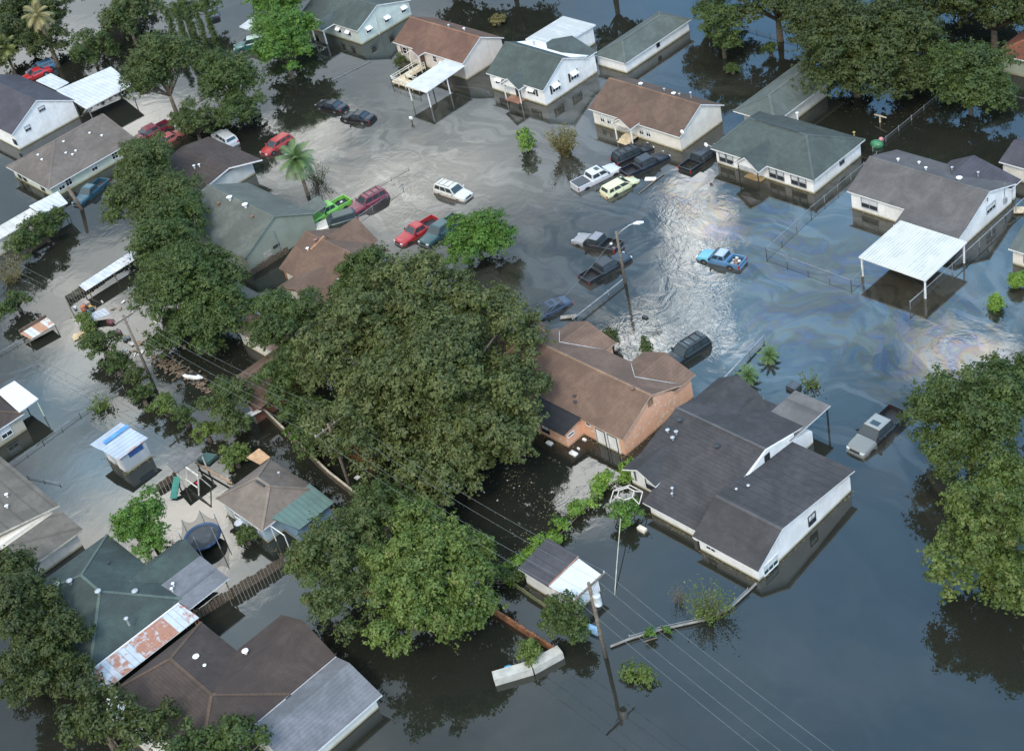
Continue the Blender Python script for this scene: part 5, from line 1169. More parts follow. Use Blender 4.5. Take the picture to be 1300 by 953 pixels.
tree('yellowish half drowned tuft at the top, right of the tan house', [(-52.18, 48.71, 0.70, 1.18)], G7, size=0.131, name='bush', cat='bush')
tree('low green growth on the bank at the top edge', [(-14.06, 52.08, 0.50, 0.76)], G3, size=0.131, name='bush', cat='bush')

tree('dark tree at the bottom edge in front of the rusted sheet roof', [(9.71, -53.45, 4.50, 2.74), (13.91, -51.63, 4.00, 2.47)], G4, size=.24)
tree('dark tree at the bottom edge in front of the dark brown roof', [(20.55, -47.99, 3.60, 2.19), (18.37, -50.09, 3.60, 2.20)], G3, size=.24)

# ------------------------------------------------------------------ poles, lamp, wires
PW = plain('pole_wood', (.15, .12, .09), .9, var=.3, scale=4); WIRE = plain('wire', (.16, .18, .17), .6, .1)
def pole(label, x, y, h_, lean=(0, 0), arm=None, insul=True, transformer=False, r_=.16):
    t = thing('utility_pole', label, 'utility pole', (x, y, 0)); top = Vector((x+lean[0], y+lean[1], h_))
    M().tube([(x-lean[0]/h_, y-lean[1]/h_, -1), tuple(top)], [r_*1.1, r_*.8], 10).build('pole', PW, t, smooth=True)
    ends = []
    if arm:
        a = Vector((arm[0], arm[1], 0)); c = top-Vector((0, 0, .4))
        am = M().beam(tuple(c-a), tuple(c+a), .12, .14); ao = am.build('crossarm', PW, t)
        for f_ in (-.95, -.4, .4, .95):
            p = c+a*f_; M().tube([(p.x, p.y, p.z+.05), (p.x, p.y, p.z+.25)], [.05, .04], 6).build('insulator', plain('porcelain', (.5, .5, .48), .3), ao); ends.append(p+Vector((0, 0, .25)))
        br = M()
        for f_ in (-.5, .5): br.beam(tuple(c+a*f_), tuple(c-Vector((0, 0, .8))), .04, .04)
        br.build('brace', GALV, ao)
    if transformer:
        c = top-Vector((0, 0, 1.6))+Vector((.45, .1, 0)); M().tube([(c.x, c.y, c.z-.5), (c.x, c.y, c.z+.45), (c.x, c.y, c.z+.55)], [.30, .30, .16], 14).build('transformer', plain('transformer_grey', (.55, .57, .57), .4), t, smooth=False)
    return ends
# pole positions: base at the water line
e1 = pole('utility pole upper left of centre beside the broken lean-to', -28.20, -25.17, 8.6, arm=(0, 1.1))
e2 = pole('utility pole with a crossarm at the left edge of the huge oak', 2.87, -23.46, 8.0, arm=(0, 1.6))
e3 = pole('leaning utility pole with a crossarm and grey transformer at the bottom', 34.61, -23.82, 8.2, arm=(0, 1.7), transformer=True)
pole('thick broken off wooden pole leaning beside the dark teal pickup', -66.92, -10.56, 3.4, lean=(-.4, -.4), r_=.26)
def wire(label, a, b, sag=.8, r_=.010, grp='overhead wires'):
    a, b = Vector(a), Vector(b); x, y = a.x, a.y
    pts = [tuple(a.lerp(b, i/14)+Vector((0, 0, -sag*4*(i/14)*(1-i/14)))) for i in range(15)]
    o = M().tube(pts, r_, 5).build('power_line', WIRE); return tag(o, label, 'wire', grp)
wn_ = ['outer left', 'inner left', 'inner right', 'outer right']
for i in range(4): wire(wn_[i]+' overhead wire from the upper left pole to the oak pole', e1[i], e2[i])
for i in range(4): wire(wn_[i]+' overhead wire from the oak pole to the leaning bottom pole', e2[i], e3[i])
for i in range(4): wire(wn_[i]+' overhead wire running from the leaning pole out past the bottom edge', e3[i], (e3[i].x+40, e3[i].y-4, e3[i].z-.3), 1.0)
for i in range(3): wire(['left', 'middle', 'right'][i]+' overhead wire leaving the upper left pole toward the left edge', e1[i], (e1[i].x-30, e1[i].y-2, e1[i].z), .6)
lp = thing('street_lamp', 'street lamp with a curved arm on a brown wooden pole in the flooded street', 'street lamp', (3.54, 12.92, 0))
lx, ly = 3.54, 12.92
M().tube([(lx, ly, -1), (lx, ly, 6.4)], [.17, .12], 10).build('pole', PW, lp, smooth=True)
M().tube([(lx, ly, 5.9), (lx+.5, ly+.5, 6.5), (lx+1.0, ly+1.05, 6.9), (lx+1.35, ly+1.45, 6.95)], .05, 6).build('arm', GALV, lp, smooth=True)
lh = M().tube([(lx+1.2, ly+1.3, 6.93), (lx+1.5, ly+1.6, 6.97), (lx+1.95, ly+2.05, 6.93)], [.10, .2, .12], 10).build('lamp_head', plain('lamp_white', (.7, .72, .72), .4), lp, smooth=True)
M().ball((lx+1.6, ly+1.7, 6.82), .16, .16, .1).build('lens', LAMP, lh, smooth=True)
wire('single wire from the street lamp pole toward the orange house', (lx, ly, 6.0), (5.5, -2, 4.6), .4, .015)
tag(M().tube([(26.89, -13.25, 1.6), (29.28, -16.53, .7), (31.79, -19.95, -.4)], .04, 6).build('slanting_pipe', plain('pale_pipe', (.42, .40, .30))), 'long thin pale pole slanting into the water below the clothes line frame', 'pole')

# ------------------------------------------------------------------ fences and walls
LINK = mesh_wire('chain_link', (.22, .23, .23), .13); FRAIL = plain('fence_steel', (.24, .25, .25), .55, .3)
def chain(label, path, h_=.75, st_=2.4, rail_r=.024, name='chain_link_fence', tops=None):
    x, y = path[0]; t = thing(name, label, 'fence', (x, y, 0)); nf = M(); rm = M()
    for (a, b) in zip(path[:-1], path[1:]):
        a, b = Vector((*a, 0)), Vector((*b, 0)); n_ = max(1, int(round((b-a).length/st_)))
        rm.tube([(a.x, a.y, h_), (b.x, b.y, h_)], rail_r, 6)
        nf.poly([(a.x, a.y, -.5), (b.x, b.y, -.5), (b.x, b.y, h_), (a.x, a.y, h_)])
        for i in range(n_+1):
            p = a.lerp(b, i/n_); po = M().tube([(p.x, p.y, -1), (p.x, p.y, h_+.08)], .04, 6).ball((p.x, p.y, h_+.1), .06, n=6, m_=4).build('post', FRAIL, t)
    rm.build('top_rail', FRAIL, t); nf.build('netting', LINK, t); return t
chain('chain link fence around the front yard of the grey roofed house', [(12.2, 43.9), (12.3, 32.1), (12.8, 24.0), (23.1, 23.9), (23.1, 25.6)], .75)
chain('chain link fence behind the green hip roofed house running under the trees', [(11.0, 44.9), (10.9, 62)], .5)
chain('chain link side fence with a gate frame along the white carport', [(29.9, 23.6), (29.95, 28), (29.95, 33), (29.9, 44)], .95, 2.2, .05)
chain('chain link fence on the far side of the street in the upper middle', [(-36.0, 6.4), (-35.0, 16.8)], .15)
chain('fence line just above the water beside the lime green pickup and maroon SUV', [(-31.89, 6.04), (-32.26, 13.52)], .45)
chain('short submerged fence in front of the tan house', [(-62.48, 26.91), (-61.62, 33.03)], .06)
chain('submerged fence line crossing the water beneath the small metal shed', [(-29.61, -41.40), (-29.89, -37.41), (-30.23, -32.80), (-29.89, -27.61)], .3, 2.6)
chain('submerged fence at the lower left of the metal shed', [(-26.40, -41.12), (-22.54, -39.70)], .2)
chain('fence line in the water at the left edge', [(-48.29, -32.44), (-48.00, -28.36)], .3)
chain('fence rail at the top edge beside the dark trees', [(-11.3, 61.2), (-20, 61.6)], .3)
FW = plain('grey_fence_rail', (.34, .35, .36), .6, .2)
def walk(label, a, b, w_=.5, z=.25, mat=None, name='flooded_wall', cat='wall', th=.3):
    a, b = Vector((*a, z)), Vector((*b, z)); o = M().beam(a, b, w_, th).build(name, mat or FW, bevel=.03); return tag(o, label, cat)
def fence_run(label, a, b, h_=.8):
    t = chain(label, [a, b], h_, 2.2, .05); return t
fence_run('double railed grey fence from the orange house to the street lamp', (3.50, 5.48), (3.36, 13.06), .55)
walk('long grey beam on the fence between the orange house and the street lamp', (3.43, 5.25), (3.37, 12.96), .12, .5, name='fence_beam', th=.12, mat=plain('dull_rail', (.22, .22, .22)), cat='fence')
fence_run('double railed grey fence behind the charcoal roofed house', (22.01, 5.44), (21.12, 12.93), .55)
walk('long grey beam on the fence behind the charcoal roofed house', (21.87, 5.61), (21.12, 12.93), .12, .5, name='fence_beam', th=.12, mat=plain('dull_rail', (.22, .22, .22)), cat='fence')
WF = plain('old_fence_boards', (.10, .075, .05), .9, var=.4, scale=5)
def boards(label, path, h_=.9, mat=WF, cap=None, name='wooden_fence', thick=.08):
    x, y = path[0]; t = thing(name, label, 'fence', (x, y, 0)); bm_ = M()
    for (a, b) in zip(path[:-1], path[1:]):
        a, b = Vector((*a, 0)), Vector((*b, 0)); n_ = max(1, int((b-a).length/.32)); d = (b-a).normalized()
        for i in range(n_):
            p, q = a.lerp(b, i/n_)+d*.02, a.lerp(b, (i+1)/n_)-d*.02; hh = h_*RG.uniform(.86, 1.06)
            bm_.beam((p.x, p.y, hh/2-.5), (q.x, q.y, hh/2-.5), thick*RG.uniform(.5, .8), hh+1)
        if cap: M().beam((a.x, a.y, h_+.04), (b.x, b.y, h_+.04), .2, .09).build('top_rail', cap, t)
    bm_.build('boards', mat, t); return t
boards('brown board fence between the trampoline yard and the open water', [(3.8, -41.9), (5.2, -32.9)], 1.1)
boards("long dark fence with a pale top rail behind the sandy roofed cottage", [(-14.1, -21.4), (0, -23.6), (9.9, -24.4)], .9, cap=plain('pale_rail', (.40, .36, .28)))
boards('dark board fence of the broken lean-to yard', [(-50.9, -8.5), (-51.0, -12.3), (-50.2, -22.6), (-46.1, -23.8)], .8, mat=plain('mossy_boards', (.12, .105, .07), .9, var=.4))
boards('dark reddish fence below the vine hedge at the bottom', [(23.48, -22.88), (27.45, -23.05)], .5, mat=plain('mossy_rail', (.16, .17, .08), .9))
boards('fence stub behind the play set', [(-13.13, -34.34), (-12.97, -32.13)], .8)
boards('dark fence behind the green roof beside the grey brown garage', [(-9.8, -50.5), (-9.9, -41.2)], 1.1, mat=plain('umber_boards', (.09, .06, .055), .9), cap=plain('pale_rail2', (.5, .48, .46)))
boards('rusty brown wall leading down to the white wall end at the bottom', [(23.83, -25.94), (31.27, -25.88)], .7, mat=plain('rusty_wall', (.21, .09, .04), .9, var=.4), name='low_wall', thick=.3)
boards('fence beside the red brown roofed house and the olive roofed house', [(-34.30, -7.51), (-34.11, -2.31)], .8)
rw = M()
pw_ = [(29.32, -30.71), (30.96, -28.18), (31.70, -25.72)]
for a, b in zip(pw_[:-1], pw_[1:]): rw.beam((*a, .35), (*b, .35), .9, .7)
tag(rw.build('white_wall', plain('dirty_white_wall', (.40, .385, .34), .8, var=.15)), 'thick dirty white wall end at the bottom edge beside the blue barrel', 'wall')
cw = M(); pc_ = [(34.33, -22.98), (35.04, -21.51), (36.40, -19.37), (38.49, -16.70), (39.31, -14.84), (39.39, -12.52), (39.38, -11.52)]
cw.tube([(x, y, .15) for x, y in pc_], .10, 8)
tag(cw.build('curved_wall_top', plain('grey_pipe_wall', (.20, .19, .17), .8)), 'thin curved grey wall top barely above the water, ending at the charcoal roofed house', 'wall')
chain('low wire fence standing on the curved wall top', pc_[1:6], .45, 3)

# ------------------------------------------------------------------ yard things
def obj1(mm, name, mat, label, cat, group=None, smooth=False, bevel=0): return tag(mm.build(name, mat, None, smooth, bevel), label, cat, group)
# trampoline
tx, ty = -3.13, -35.73
TS = .78
t = thing('trampoline', 'round blue trampoline with sagging black safety net on poles', 'trampoline', (tx, ty, 0))
ring = [(tx+1.6*math.cos(a), ty+1.6*math.sin(a), .95) for a in [i*math.pi/14 for i in range(29)]]
M().tube(ring, .13, 6).build('rim_pad', plain('blue_pad', (.03, .07, .15), .6), t, smooth=True)
M().poly([(tx+1.48*math.cos(i*math.pi/12), ty+1.48*math.sin(i*math.pi/12), .93) for i in range(24)]).build('jump_mat', plain('jump_mat_black', (.05, .055, .06), .7), t)
net = M(); NP = 6
for i in range(NP):
    a = 2*math.pi*i/NP+.3; x, y = tx+1.72*math.cos(a), ty+1.72*math.sin(a)
    M().tube([(x, y, -1), (x, y, .9), (x*1.0, y, 2.6)], .045, 6).build('net_pole', GALV, t); M().tube([(x, y, -1), (x, y, .8)], .06, 6).build('leg', GALV, t)
    for q in range(6):
        a0, a1 = a+2*math.pi/NP*q/6, a+2*math.pi/NP*(q+1)/6
        z0_, z1_ = [2.55-1.0*4*(f_)*(1-f_) for f_ in (q/6, (q+1)/6)]
        net.poly([(tx+1.68*math.cos(a0), ty+1.68*math.sin(a0), .95), (tx+1.68*math.cos(a1), ty+1.68*math.sin(a1), .95), (tx+1.72*math.cos(a1), ty+1.72*math.sin(a1), z1_), (tx+1.72*math.cos(a0), ty+1.72*math.sin(a0), z0_)])
net.build('safety_net', mesh_wire('black_net', (.03, .03, .035), .4), t)
# play set
px0, py0 = -11.38, -31.89
t = thing('play_set', 'wooden play set with a grey awning roof, swings and a green slide', 'play set', (px0, py0, 0))
M().slab([(px0-1.9, py0-.6, 1.9), (px0+.3, py0-.9, 2.1), (px0+.3, py0+2.3, 2.1), (px0-1.9, py0+2.3, 1.9)], .07).build('awning', [plain('grey_canvas', (.12, .115, .11), .9), WOOD], t)
fr = M()
WT = plain('whitewashed_timber', (.50, .46, .40), .8)
posts(t, [(px0+x, py0+y) for x, y in ((-1.7, -.4), (-1.7, 2.1), (.15, 2.1), (.15, -.6))], 1.85, WT, .11)
for x in (.35, 2.3): fr.beam((px0+x, py0-.8, -1), (px0+x, py0+.22, 2.0), .09, .09).beam((px0+x, py0+1.3, -1), (px0+x, py0+.18, 2.0), .09, .09)
fr.beam((px0+.3, py0+.2, 2.0), (px0+2.35, py0+.2, 2.0), .12, .12).beam((px0+.3, py0-.3, .9), (px0+2.35, py0-.3, .9), .1, .1)
fr.build('timber_frame', plain('whitewashed_timber', (.50, .46, .40), .8), t)
M().beam((px0+.6, py0-2.2, .1), (px0-.3, py0-.7, 1.2), .7, .08).build('slide', plain('green_plastic', (.01, .16, .12), .35), t)
M().box(px0+1.1, px0+1.5, py0+.1, py0+.3, .5, .56).build('swing_seat', plain('red_plastic', (.5, .03, .05), .4), t)
obj1(M().beam((-12.73, -30.06, .5), (-7.08, -29.73, .5), .16, .10), 'timber_beam', plain('orange_timber', (.30, .18, .10)), 'long weathered timber beam from the play set toward the sandy roofed cottage', 'beam')
obj1(M().box(-.9, .9, -.6, .6, .0, .5) if False else M().slab([(-13.19, -29.66, .3), (-13.33, -28.54, .3), (-12.03, -28.01, .3), (-11.88, -29.23, .3)], .5, 0, 0), 'storage_bin', plain('green_bin', (.07, .13, .11), .6), 'dull green storage box behind the play set', 'box')
ax, ay = -4.13, -32.12
t = thing('air_conditioner', 'cream boxed air conditioner at the wall of the sandy roofed cottage', 'air conditioner', (ax, ay, 0))
M().box(ax-.55, ax+.45, ay-.1, ay+.8, -.2, .75).build('casing', plain('cream_metal', (.6, .57, .5), .5), t, bevel=.03); M().tube([(ax-.05, ay+.35, .74), (ax-.05, ay+.35, .79)], .33, 14).build('fan_grille', DARK, t)
sx_, sy_ = -2.27, -32.44
obj1(M().ball((sx_, sy_, .45), .45, .45, .12).tube([(sx_, sy_, -.5), (sx_, sy_, .4)], .05), 'satellite_dish', plain('pale_dish', (.5, .52, .58), .4), 'grey satellite dish on a post beside the cream air conditioner', 'satellite dish')
cx_, cy_ = 25.53, -11.05
t = thing('clothes_frame', 'hexagonal rotary clothes line frame with white bars near the charcoal roofed house', 'clothes line', (cx_, cy_, 0))
fr = M(); 
for rr_, zz_ in ((1.45, 1.5), (.75, 1.9)):
    for i in range(6): a0, a1 = i*math.pi/3, (i+1)*math.pi/3; fr.beam((cx_+rr_*math.cos(a0), cy_+rr_*math.sin(a0), zz_), (cx_+rr_*math.cos(a1), cy_+rr_*math.sin(a1), zz_), .07, .07)
for i in range(6): a0 = i*math.pi/3; fr.beam((cx_+1.45*math.cos(a0), cy_+1.45*math.sin(a0), 1.5), (cx_+.75*math.cos(a0), cy_+.75*math.sin(a0), 1.9), .07, .07)
fr.build('bars', plain('beige_bars', (.58, .52, .46), .5), t); M().tube([(cx_, cy_, -1), (cx_, cy_, 1.9)], .06, 8).build('mast', GALV, t)
bx_, by_ = 32.18, -22.63
obj1(M().tube([(bx_-.5, by_, .22), (bx_+.5, by_+.15, .22)], .33, 14), 'barrel', plain('pale_blue_plastic', (.30, .48, .62), .4), 'pale blue barrel floating on its side beneath the leaning pole', 'barrel')
bx_, by_ = 29.87, -29.40
obj1(M().ball((bx_, by_, .25), .75, .55, .45), 'plastic_tub', plain('sky_blue_plastic', (.10, .42, .65), .35), 'bright blue plastic tub floating behind the thick white wall', 'tub', smooth=True)
bx_, by_ = 27.60, 8.92
obj1(M().box(bx_-.55, bx_+.55, by_-.5, by_+.45, -.3, .42), 'storage_box', plain('black_box', (.05, .06, .07), .45), 'small black box floating behind the charcoal roofed house', 'box', bevel=.08)
bx_, by_ = 28.02, -12.20
obj1(M().box(bx_-.4, bx_+.4, by_-.2, by_+.25, -.1, .28), 'cooler_box', plain('cream_plastic', (.62, .55, .45), .5), 'small cream cooler floating near the clothes line frame', 'cooler', bevel=.04)
for i, (a, b, s_, lb) in enumerate(((440, 498, .42, 'square white sheet of debris floating left of the pole by the oak'), (473, 520, .45, 'second square white sheet floating beside the first near the pole by the oak'), (527, 527, .3, 'small cream scrap floating right of the pole by the oak'), (605, 655, .22, 'tiny pale scrap floating furthest from the pole by the oak'))):
    x_, y_ = [(-4.10, -21.10), (-3.04, -21.13), (-1.98, -20.66), (2.06, -22.07)][i]
    obj1(M().box(x_-s_, x_+s_, y_-s_, y_+s_, .0, .09), 'foam_sheet', plain('white_foam', (.75, .74, .70), .7), lb, 'debris', 'white debris near the pole by the oak')
for i, (x_, y_, lb) in enumerate(((13.89, -8.83, 'white can floating beside the low wing of the orange house'), (16.70, -8.61, 'largest white scrap floating in front of the orange garage'), (16.28, -6.72, 'white scrap floating closest to the orange garage doors'), (16.64, -7.90, 'tiny white scrap between the others before the orange garage'), (9.06, 9.69, 'dark log drifting past the foot of the street lamp'))):
    s_ = (.32, .38, .2, .14, .3)[i]
    obj1(M().box(x_-s_, x_+s_, y_-s_*.6, y_+s_*.6, -.05, .16), 'floating_scrap', plain('white_foam', (.75, .74, .70), .7) if i < 4 else DARK, lb, 'debris', 'floating scraps', bevel=.04)
# red and white wrecked shelf row under the oak
t = thing('debris_row', 'row of red and white wreckage along the lower edge of the huge oak', 'debris', (-1.81, -19.99, 0))
RD = plain('red_wreckage', (.26, .045, .025), .8, var=.5, scale=3)
M().beam((-5.74, -19.91, .3), (2.39, -20.28, .3), .8, .9).build('red_wall', RD, t); M().beam((-3.94, -19.73, .85), (2.23, -19.90, .85), .2, .12).build('cap_strip', plain('pale_strip', (.5, .47, .38), .8, var=.3), t)
M().beam((-3.77, -20.31, .95), (-2.78, -20.81, .95), .5, .1).build('white_board', TRIM, t)
obj1(M().beam((8.58, -21.71, .4), (8.51, -20.09, .4), .7, .2), 'board_raft', plain('pale_board', (.45, .42, .36), .8), 'pale board lying in the water under the lower right of the huge oak', 'board')
# broken lean-to yard on the left
t = thing('lean_to', 'long lean-to with a ragged white sheet roof in the fenced yard at the left', 'lean-to', (-49, -17, 0))
M().slab([(-50.0, -20.6, 1.15), (-47.9, -20.9, 1.35), (-47.9, -13.2, 1.45), (-50.2, -13.0, 1.25)], .07).build('sheet_roof', [sheet('patchy_white_sheets', (.60, .62, .64), rust=.12, rib='y', pitch=.6, tint=(.42, .44, .46)), TRIM], t)
posts(t, [(-48.0, -20.5), (-48.0, -17), (-48.0, -13.5), (-50, -20.4), (-50, -13.3)], 1.2, WOOD, .1)
M().box(-48.7, -48.0, -13.2, -12.6, -.3, 1.0).build('cabinet', plain('cream_cabinet', (.5, .45, .36)), t)
obj1(M().slab([(-44.89, -22.97, .5), (-43.63, -21.14, .8), (-42.00, -21.47, .8), (-43.26, -23.27, .5)], .06), 'sheet_metal', sheet('grey_loose_sheets', (.40, .42, .45), rib='y', pitch=.4), 'loose grey roofing sheets lying below the ragged lean-to', 'roofing sheets')
jk = [((-46.30, -21.47), .4, (.62, .34, .03), 'yellow plastic toy in the clutter below the lean-to', 'plastic_toy'), ((-46.91, -22.28), .45, (.35, .12, .06), 'rusty red drum in the clutter below the lean-to', 'rusty_drum'), ((-45.59, -22.22), .6, (.03, .05, .06), 'black bin bag in the clutter below the lean-to', 'bin_bag'), ((-48.03, -22.75), .25, (.6, .6, .6), 'small white bucket in the fenced corner of the lean-to yard', 'bucket'), ((-47.40, -21.54), .4, (.32, .24, .2), 'brown crate just under the lean-to roof edge', 'crate'), ((-41.65, -21.90), .6, (.10, .03, .035), 'dark red tarpaulin heap below the loose grey sheets', 'tarpaulin_heap'), ((-39.24, -22.45), .5, (.12, .08, .09), 'brown heap of rubbish near the upper left utility pole', 'rubbish_heap'), ((-37.35, -22.56), .45, (.3, .3, .28), 'grey heap of rubbish at the foot of the upper left utility pole', 'rubbish_heap'), ((-42.72, -25.12), .8, (.5, .36, .22), 'pale tan board floating by the fenced yard corner', 'board'), ((-13.31, -22.63), .3, (.5, .04, .04), 'small red box at the end of the long dark fence', 'box')]
for (x_, y_), s_, c_, lb, nm in jk:
    mt = plain('junk_%d' % int(sum(c_)*1000), c_, .7)
    mm = M()
    if nm in ('rusty_drum', 'bucket'): mm.tube([(x_, y_, -.3), (x_, y_, s_*1.1)], s_*.7, 12)
    elif nm == 'board': mm.beam((x_-s_, y_-s_*.8, .05), (x_+s_, y_+s_, .08), .7, .06)
    elif nm in ('crate', 'box'): mm.box(x_-s_, x_+s_, y_-s_*.7, y_+s_*.7, -.2, s_)
    else:
        for q in range(5): mm.ball((x_+RG.uniform(-s_, s_)*.6, y_+RG.uniform(-s_, s_)*.6, .12), s_*RG.uniform(.4, .7), s_*RG.uniform(.3, .6), s_*RG.uniform(.4, .8), 8, 5)
    obj1(mm, nm, mt, lb, nm.replace('_', ' '))
t = thing('wrecked_shed', 'small wrecked shed with a torn pale roof sitting in the water at the left', 'shed', (-47.63, -27.54, 0))
M().slab([(-48.48, -29.42, .8), (-48.18, -26.04, .9), (-46.05, -26.23, .9), (-46.22, -29.27, .8)], .06).build('torn_roof', [sheet('torn_sheets', (.55, .54, .50), rust=.3, rib='y', pitch=.5), WOOD], t)
M().beam((-49.31, -29.18, .3), (-49.10, -25.78, .3), .08, .9).build('back_wall', plain('brown_boards', (.16, .10, .07), .9), t)
for q, (x_, y_) in enumerate(((-46.47, -29.49), (-45.96, -26.29), (-49.04, -29.21))): M().box(x_-.05, x_+.05, y_-.05, y_+.05, -1, .85).build('post', WOOD, t)
obj1(M().beam((-42.95, -26.10, .08), (-42.43, -23.93, .08), 1.0, .06), 'plywood_sheet', plain('plywood2', (.50, .38, .22), .8), 'sheet of plywood afloat beside the diagonal shrub row', 'board')
t = thing('canoe', 'white canoe shaped boat lying in the brown debris below the left tree', 'boat', (-24.65, -22.35, 0))
a_, b_ = Vector((-25.79, -22.85, .25)), Vector((-23.39, -21.82, .25)); d_ = (b_-a_); hm = M()
hm.tube([tuple(a_), tuple(a_+d_*.2), tuple(a_+d_*.5), tuple(a_+d_*.8), tuple(b_)], [.05, .28, .36, .28, .05], 10); hm.build('hull', plain('white_hull', (.62, .60, .58), .4), t, smooth=True)
M().beam(tuple(a_+d_*.25+Vector((0, 0, .36))), tuple(a_+d_*.75+Vector((0, 0, .36))), .3, .04).build('cockpit', DARK, t)
dm = M(); da, db = Vector((-30.59, -22.71, .05)), Vector((-21.10, -22.77, .05))
for q in range(150):
    p = da.lerp(db, RG.uniform(0, 1))+Vector((RG.normal()*.5, RG.normal()*.5, RG.uniform(0, .12))); a = RG.uniform(0, math.pi); l_ = RG.uniform(.15, .7)
    dm.beam(tuple(p), (p.x+math.cos(a)*l_, p.y+math.sin(a)*l_, p.z+RG.uniform(-.03, .12)), RG.uniform(.05, .28), .05)
obj1(dm, 'debris_raft', plain('brown_debris', (.12, .085, .055), .95, var=.6, scale=2), 'brown matted drift of floating debris behind the diagonal shrub row', 'debris')['kind'] = 'stuff'
obj1(M().beam((-7.70, 28.69, .08), (-6.59, 29.28, .08), .5, .2), 'white_board', TRIM, 'small white board floating beside the fallen pole near the glittering water', 'board')
obj1(M().tube([(-6.38, 26.08, .05), (-6.53, 30.56, .1)], .06, 6), 'fallen_pole', WOOD, 'thin fallen pole half submerged beside the black pickups', 'pole')
obj1(M().beam((1.76, 5.17, .1), (3.06, 6.15, .2), .5, .1), 'driftwood', plain('grey_brush', (.25, .22, .18), .9), 'bit of grey driftwood caught on the fence behind the slate blue sedan', 'driftwood')
t = thing('mailbox', 'tiny white mailbox post in the water below the carport of the tan house', 'mailbox', (-43.21, 24.60, 0)); x_, y_ = -43.21, 24.60
M().box(x_-.05, x_+.05, y_-.05, y_+.05, -1, .5).build('post', WOOD, t); M().box(x_-.25, x_+.2, y_-.12, y_+.12, .5, .75).build('box', TRIM, t)
t = thing('cross_post', "pale wooden cross shaped post in dark water near the large top right tree", 'post', (8.20, 50.32, 0)); x_, y_ = 8.20, 50.32
M().box(x_-.07, x_+.07, y_-.07, y_+.07, -1, .9).build('upright', PALEWOOD, t); M().beam((x_-.8, y_+.1, .75), (x_+.9, y_-.1, .9), .1, .1).build('crossbar', PALEWOOD, t)
obj1(M().ball((10.69, 46.08, .2), .8, .6, .5), 'garden_igloo', plain('dark_green_plastic', (.04, .18, .08), .4), 'dark green plastic mound on the fence behind the green hip roofed house', 'plastic tub', smooth=True)
obj1(M().ball((10.65, 46.96, .3), .3, .3, .3), 'beach_ball', plain('pink_plastic', (.6, .25, .25), .4), 'pink ball beside the dark green plastic mound', 'ball', smooth=True)
obj1(M().beam((29.56, 41.98, .2), (30.40, 42.45, .2), 1.0, .15), 'deck_board', PALEWOOD, 'pale wooden deck corner at the right edge behind the grey roofed house', 'deck')

SC = plain('scrap_pale', (.55, .53, .48), .8, var=.3); SD = plain('scrap_brown', (.20, .14, .09), .9, var=.4)
def scraps(label, cx0, cy0, sx0, sy0, n_, mats, group, lo=.08, hi=.28, flat=.5):
    for q in range(n_):
        x_, y_ = cx0+RG.normal()*sx0, cy0+RG.normal()*sy0; l_ = RG.uniform(lo, hi); a = RG.uniform(0, math.pi)
        mm = M().beam((x_, y_, .03), (x_+math.cos(a)*l_*2, y_+math.sin(a)*l_*2, .03+RG.uniform(0, .1)), l_*RG.uniform(flat, 1.2), .05)
        tag(mm.build('floating_scrap', mats[q % len(mats)]), label, 'debris', group)
scraps('small pale scrap floating on the dark water below the large leafy left tree', -17.0, -16.5, 1.6, 1.6, 22, [SC], 'pale scraps below the left tree', .05, .13)
scraps('bit of broken wood or rubbish adrift near the foot of the upper left utility pole', -34.5, -22.0, 2.2, 1.3, 34, [SD, SC, SD], 'wreckage by the upper left pole', .12, .5, .2)
scraps('little scrap of rubbish floating in the fenced lean-to yard', -45.0, -19.5, 1.6, 2.2, 18, [SD, SC], 'rubbish in the lean-to yard', .1, .35, .3)
scraps('small scrap afloat in the dark water between the oak and the vine hedge', 15.5, -13.5, 3.2, 2.2, 12, [SC], 'scraps between oak and hedge', .05, .11)

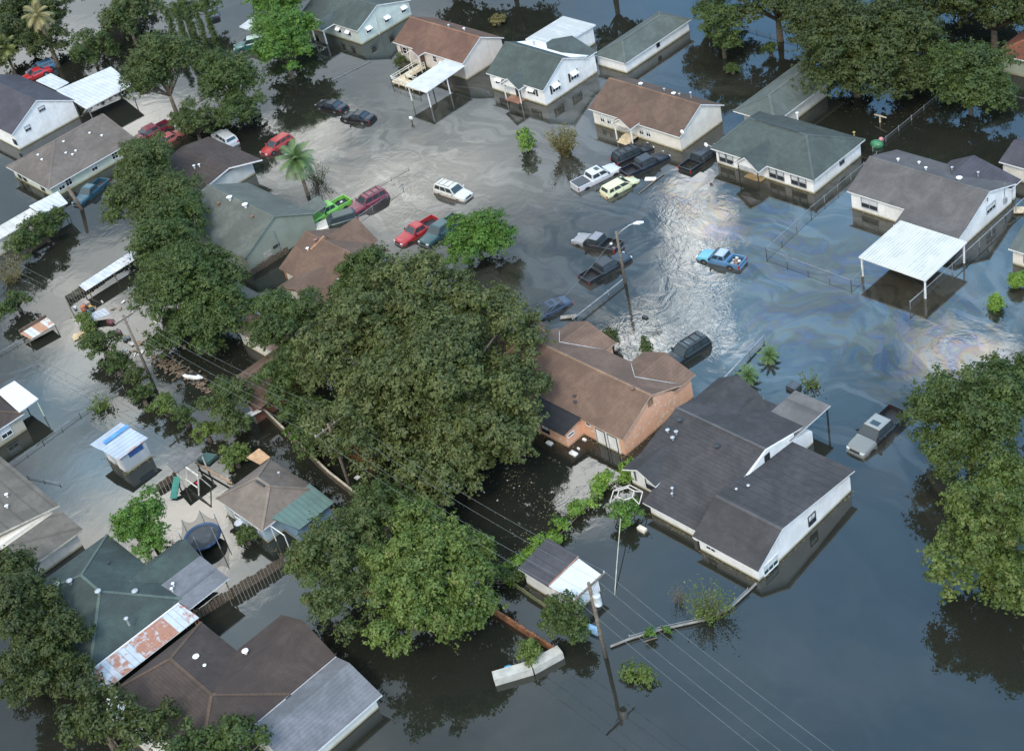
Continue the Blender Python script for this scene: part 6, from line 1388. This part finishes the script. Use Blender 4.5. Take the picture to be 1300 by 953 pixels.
# leaf litter, twigs and scum gathered on the water along walls and under crowns
LP = []
def litter(path, n_, spread):
    for (a, b) in zip(path[:-1], path[1:]):
        for q in range(int(n_*math.hypot(b[0]-a[0], b[1]-a[1]))):
            f_ = RG.uniform(); LP.append((a[0]+(b[0]-a[0])*f_+RG.normal()*spread*abs(RG.normal()), a[1]+(b[1]-a[1])*f_+RG.normal()*spread*abs(RG.normal()), .012+RG.uniform(0, .01)))
for r_ in ((33.4, 39.5, -11.3, 1.2), (27.3, 33.4, -10.5, -10.4), (5.6, 21, -6.4, 3), (15.3, 28.8, 34.7, 43.5), (-2.8, 10.6, 35, 43.7), (-21.5, -7.7, 35, 42.6), (-39.8, -29.8, 35.3, 45), (-58.3, -44.6, 35.4, 42.7), (-79.6, -66.7, 35.8, 45.5), (-31.2, -26, 46, 58.5), (-47.6, -34.5, -7.5, 2.3), (-83.5, -72.9, -11.2, 1), (-22, -17.8, -34.9, -31.8), (-4.6, 4.5, -32.4, -26.7), (24.2, 29.9, -22.3, -19), (10.9, 15.9, -8.5, -6)):
    x0, x1, y0, y1 = r_; litter([(x0, y0), (x1, y0), (x1, y1)], 9, .14)
litter([(7.59, -12.60), (19.50, -14.34), (21.37, -21.93)], 16, 1.6); litter([(43.31, 6.24), (36.79, 13.80)], 6, 1.2)
litter([(-42.06, -23.83), (-25.85, -26.02), (-10.14, -28.15)], 14, 1.0); litter([(-4.30, -30.51), (-4.54, -25.70), (5.80, -23.65)], 8, 1.2)
litter([(28.85, -24.83), (29.21, -21.58)], 10, 1.0); litter([(-28.88, -18.93), (-21.59, -18.94)], 14, 1.2); litter([(0.32, 51.32), (12.44, 53.46)], 5, 2)
LP = np.array(LP); nn = RG.normal(size=LP.shape)*.12+np.array([0, 0, 1.0]); nn /= np.linalg.norm(nn, axis=1)[:, None]
lt = leaf_mesh('leaf_litter', LP, nn, .13, leafmat('litter', (.05, .04, .02), (.22, .19, .10)), None)
tag(lt, 'scattered leaves and scum floating on the floodwater along walls and under trees', 'litter', None, 'stuff')

for o in bpy.data.objects:
    if '_o' in o: del o['_o']
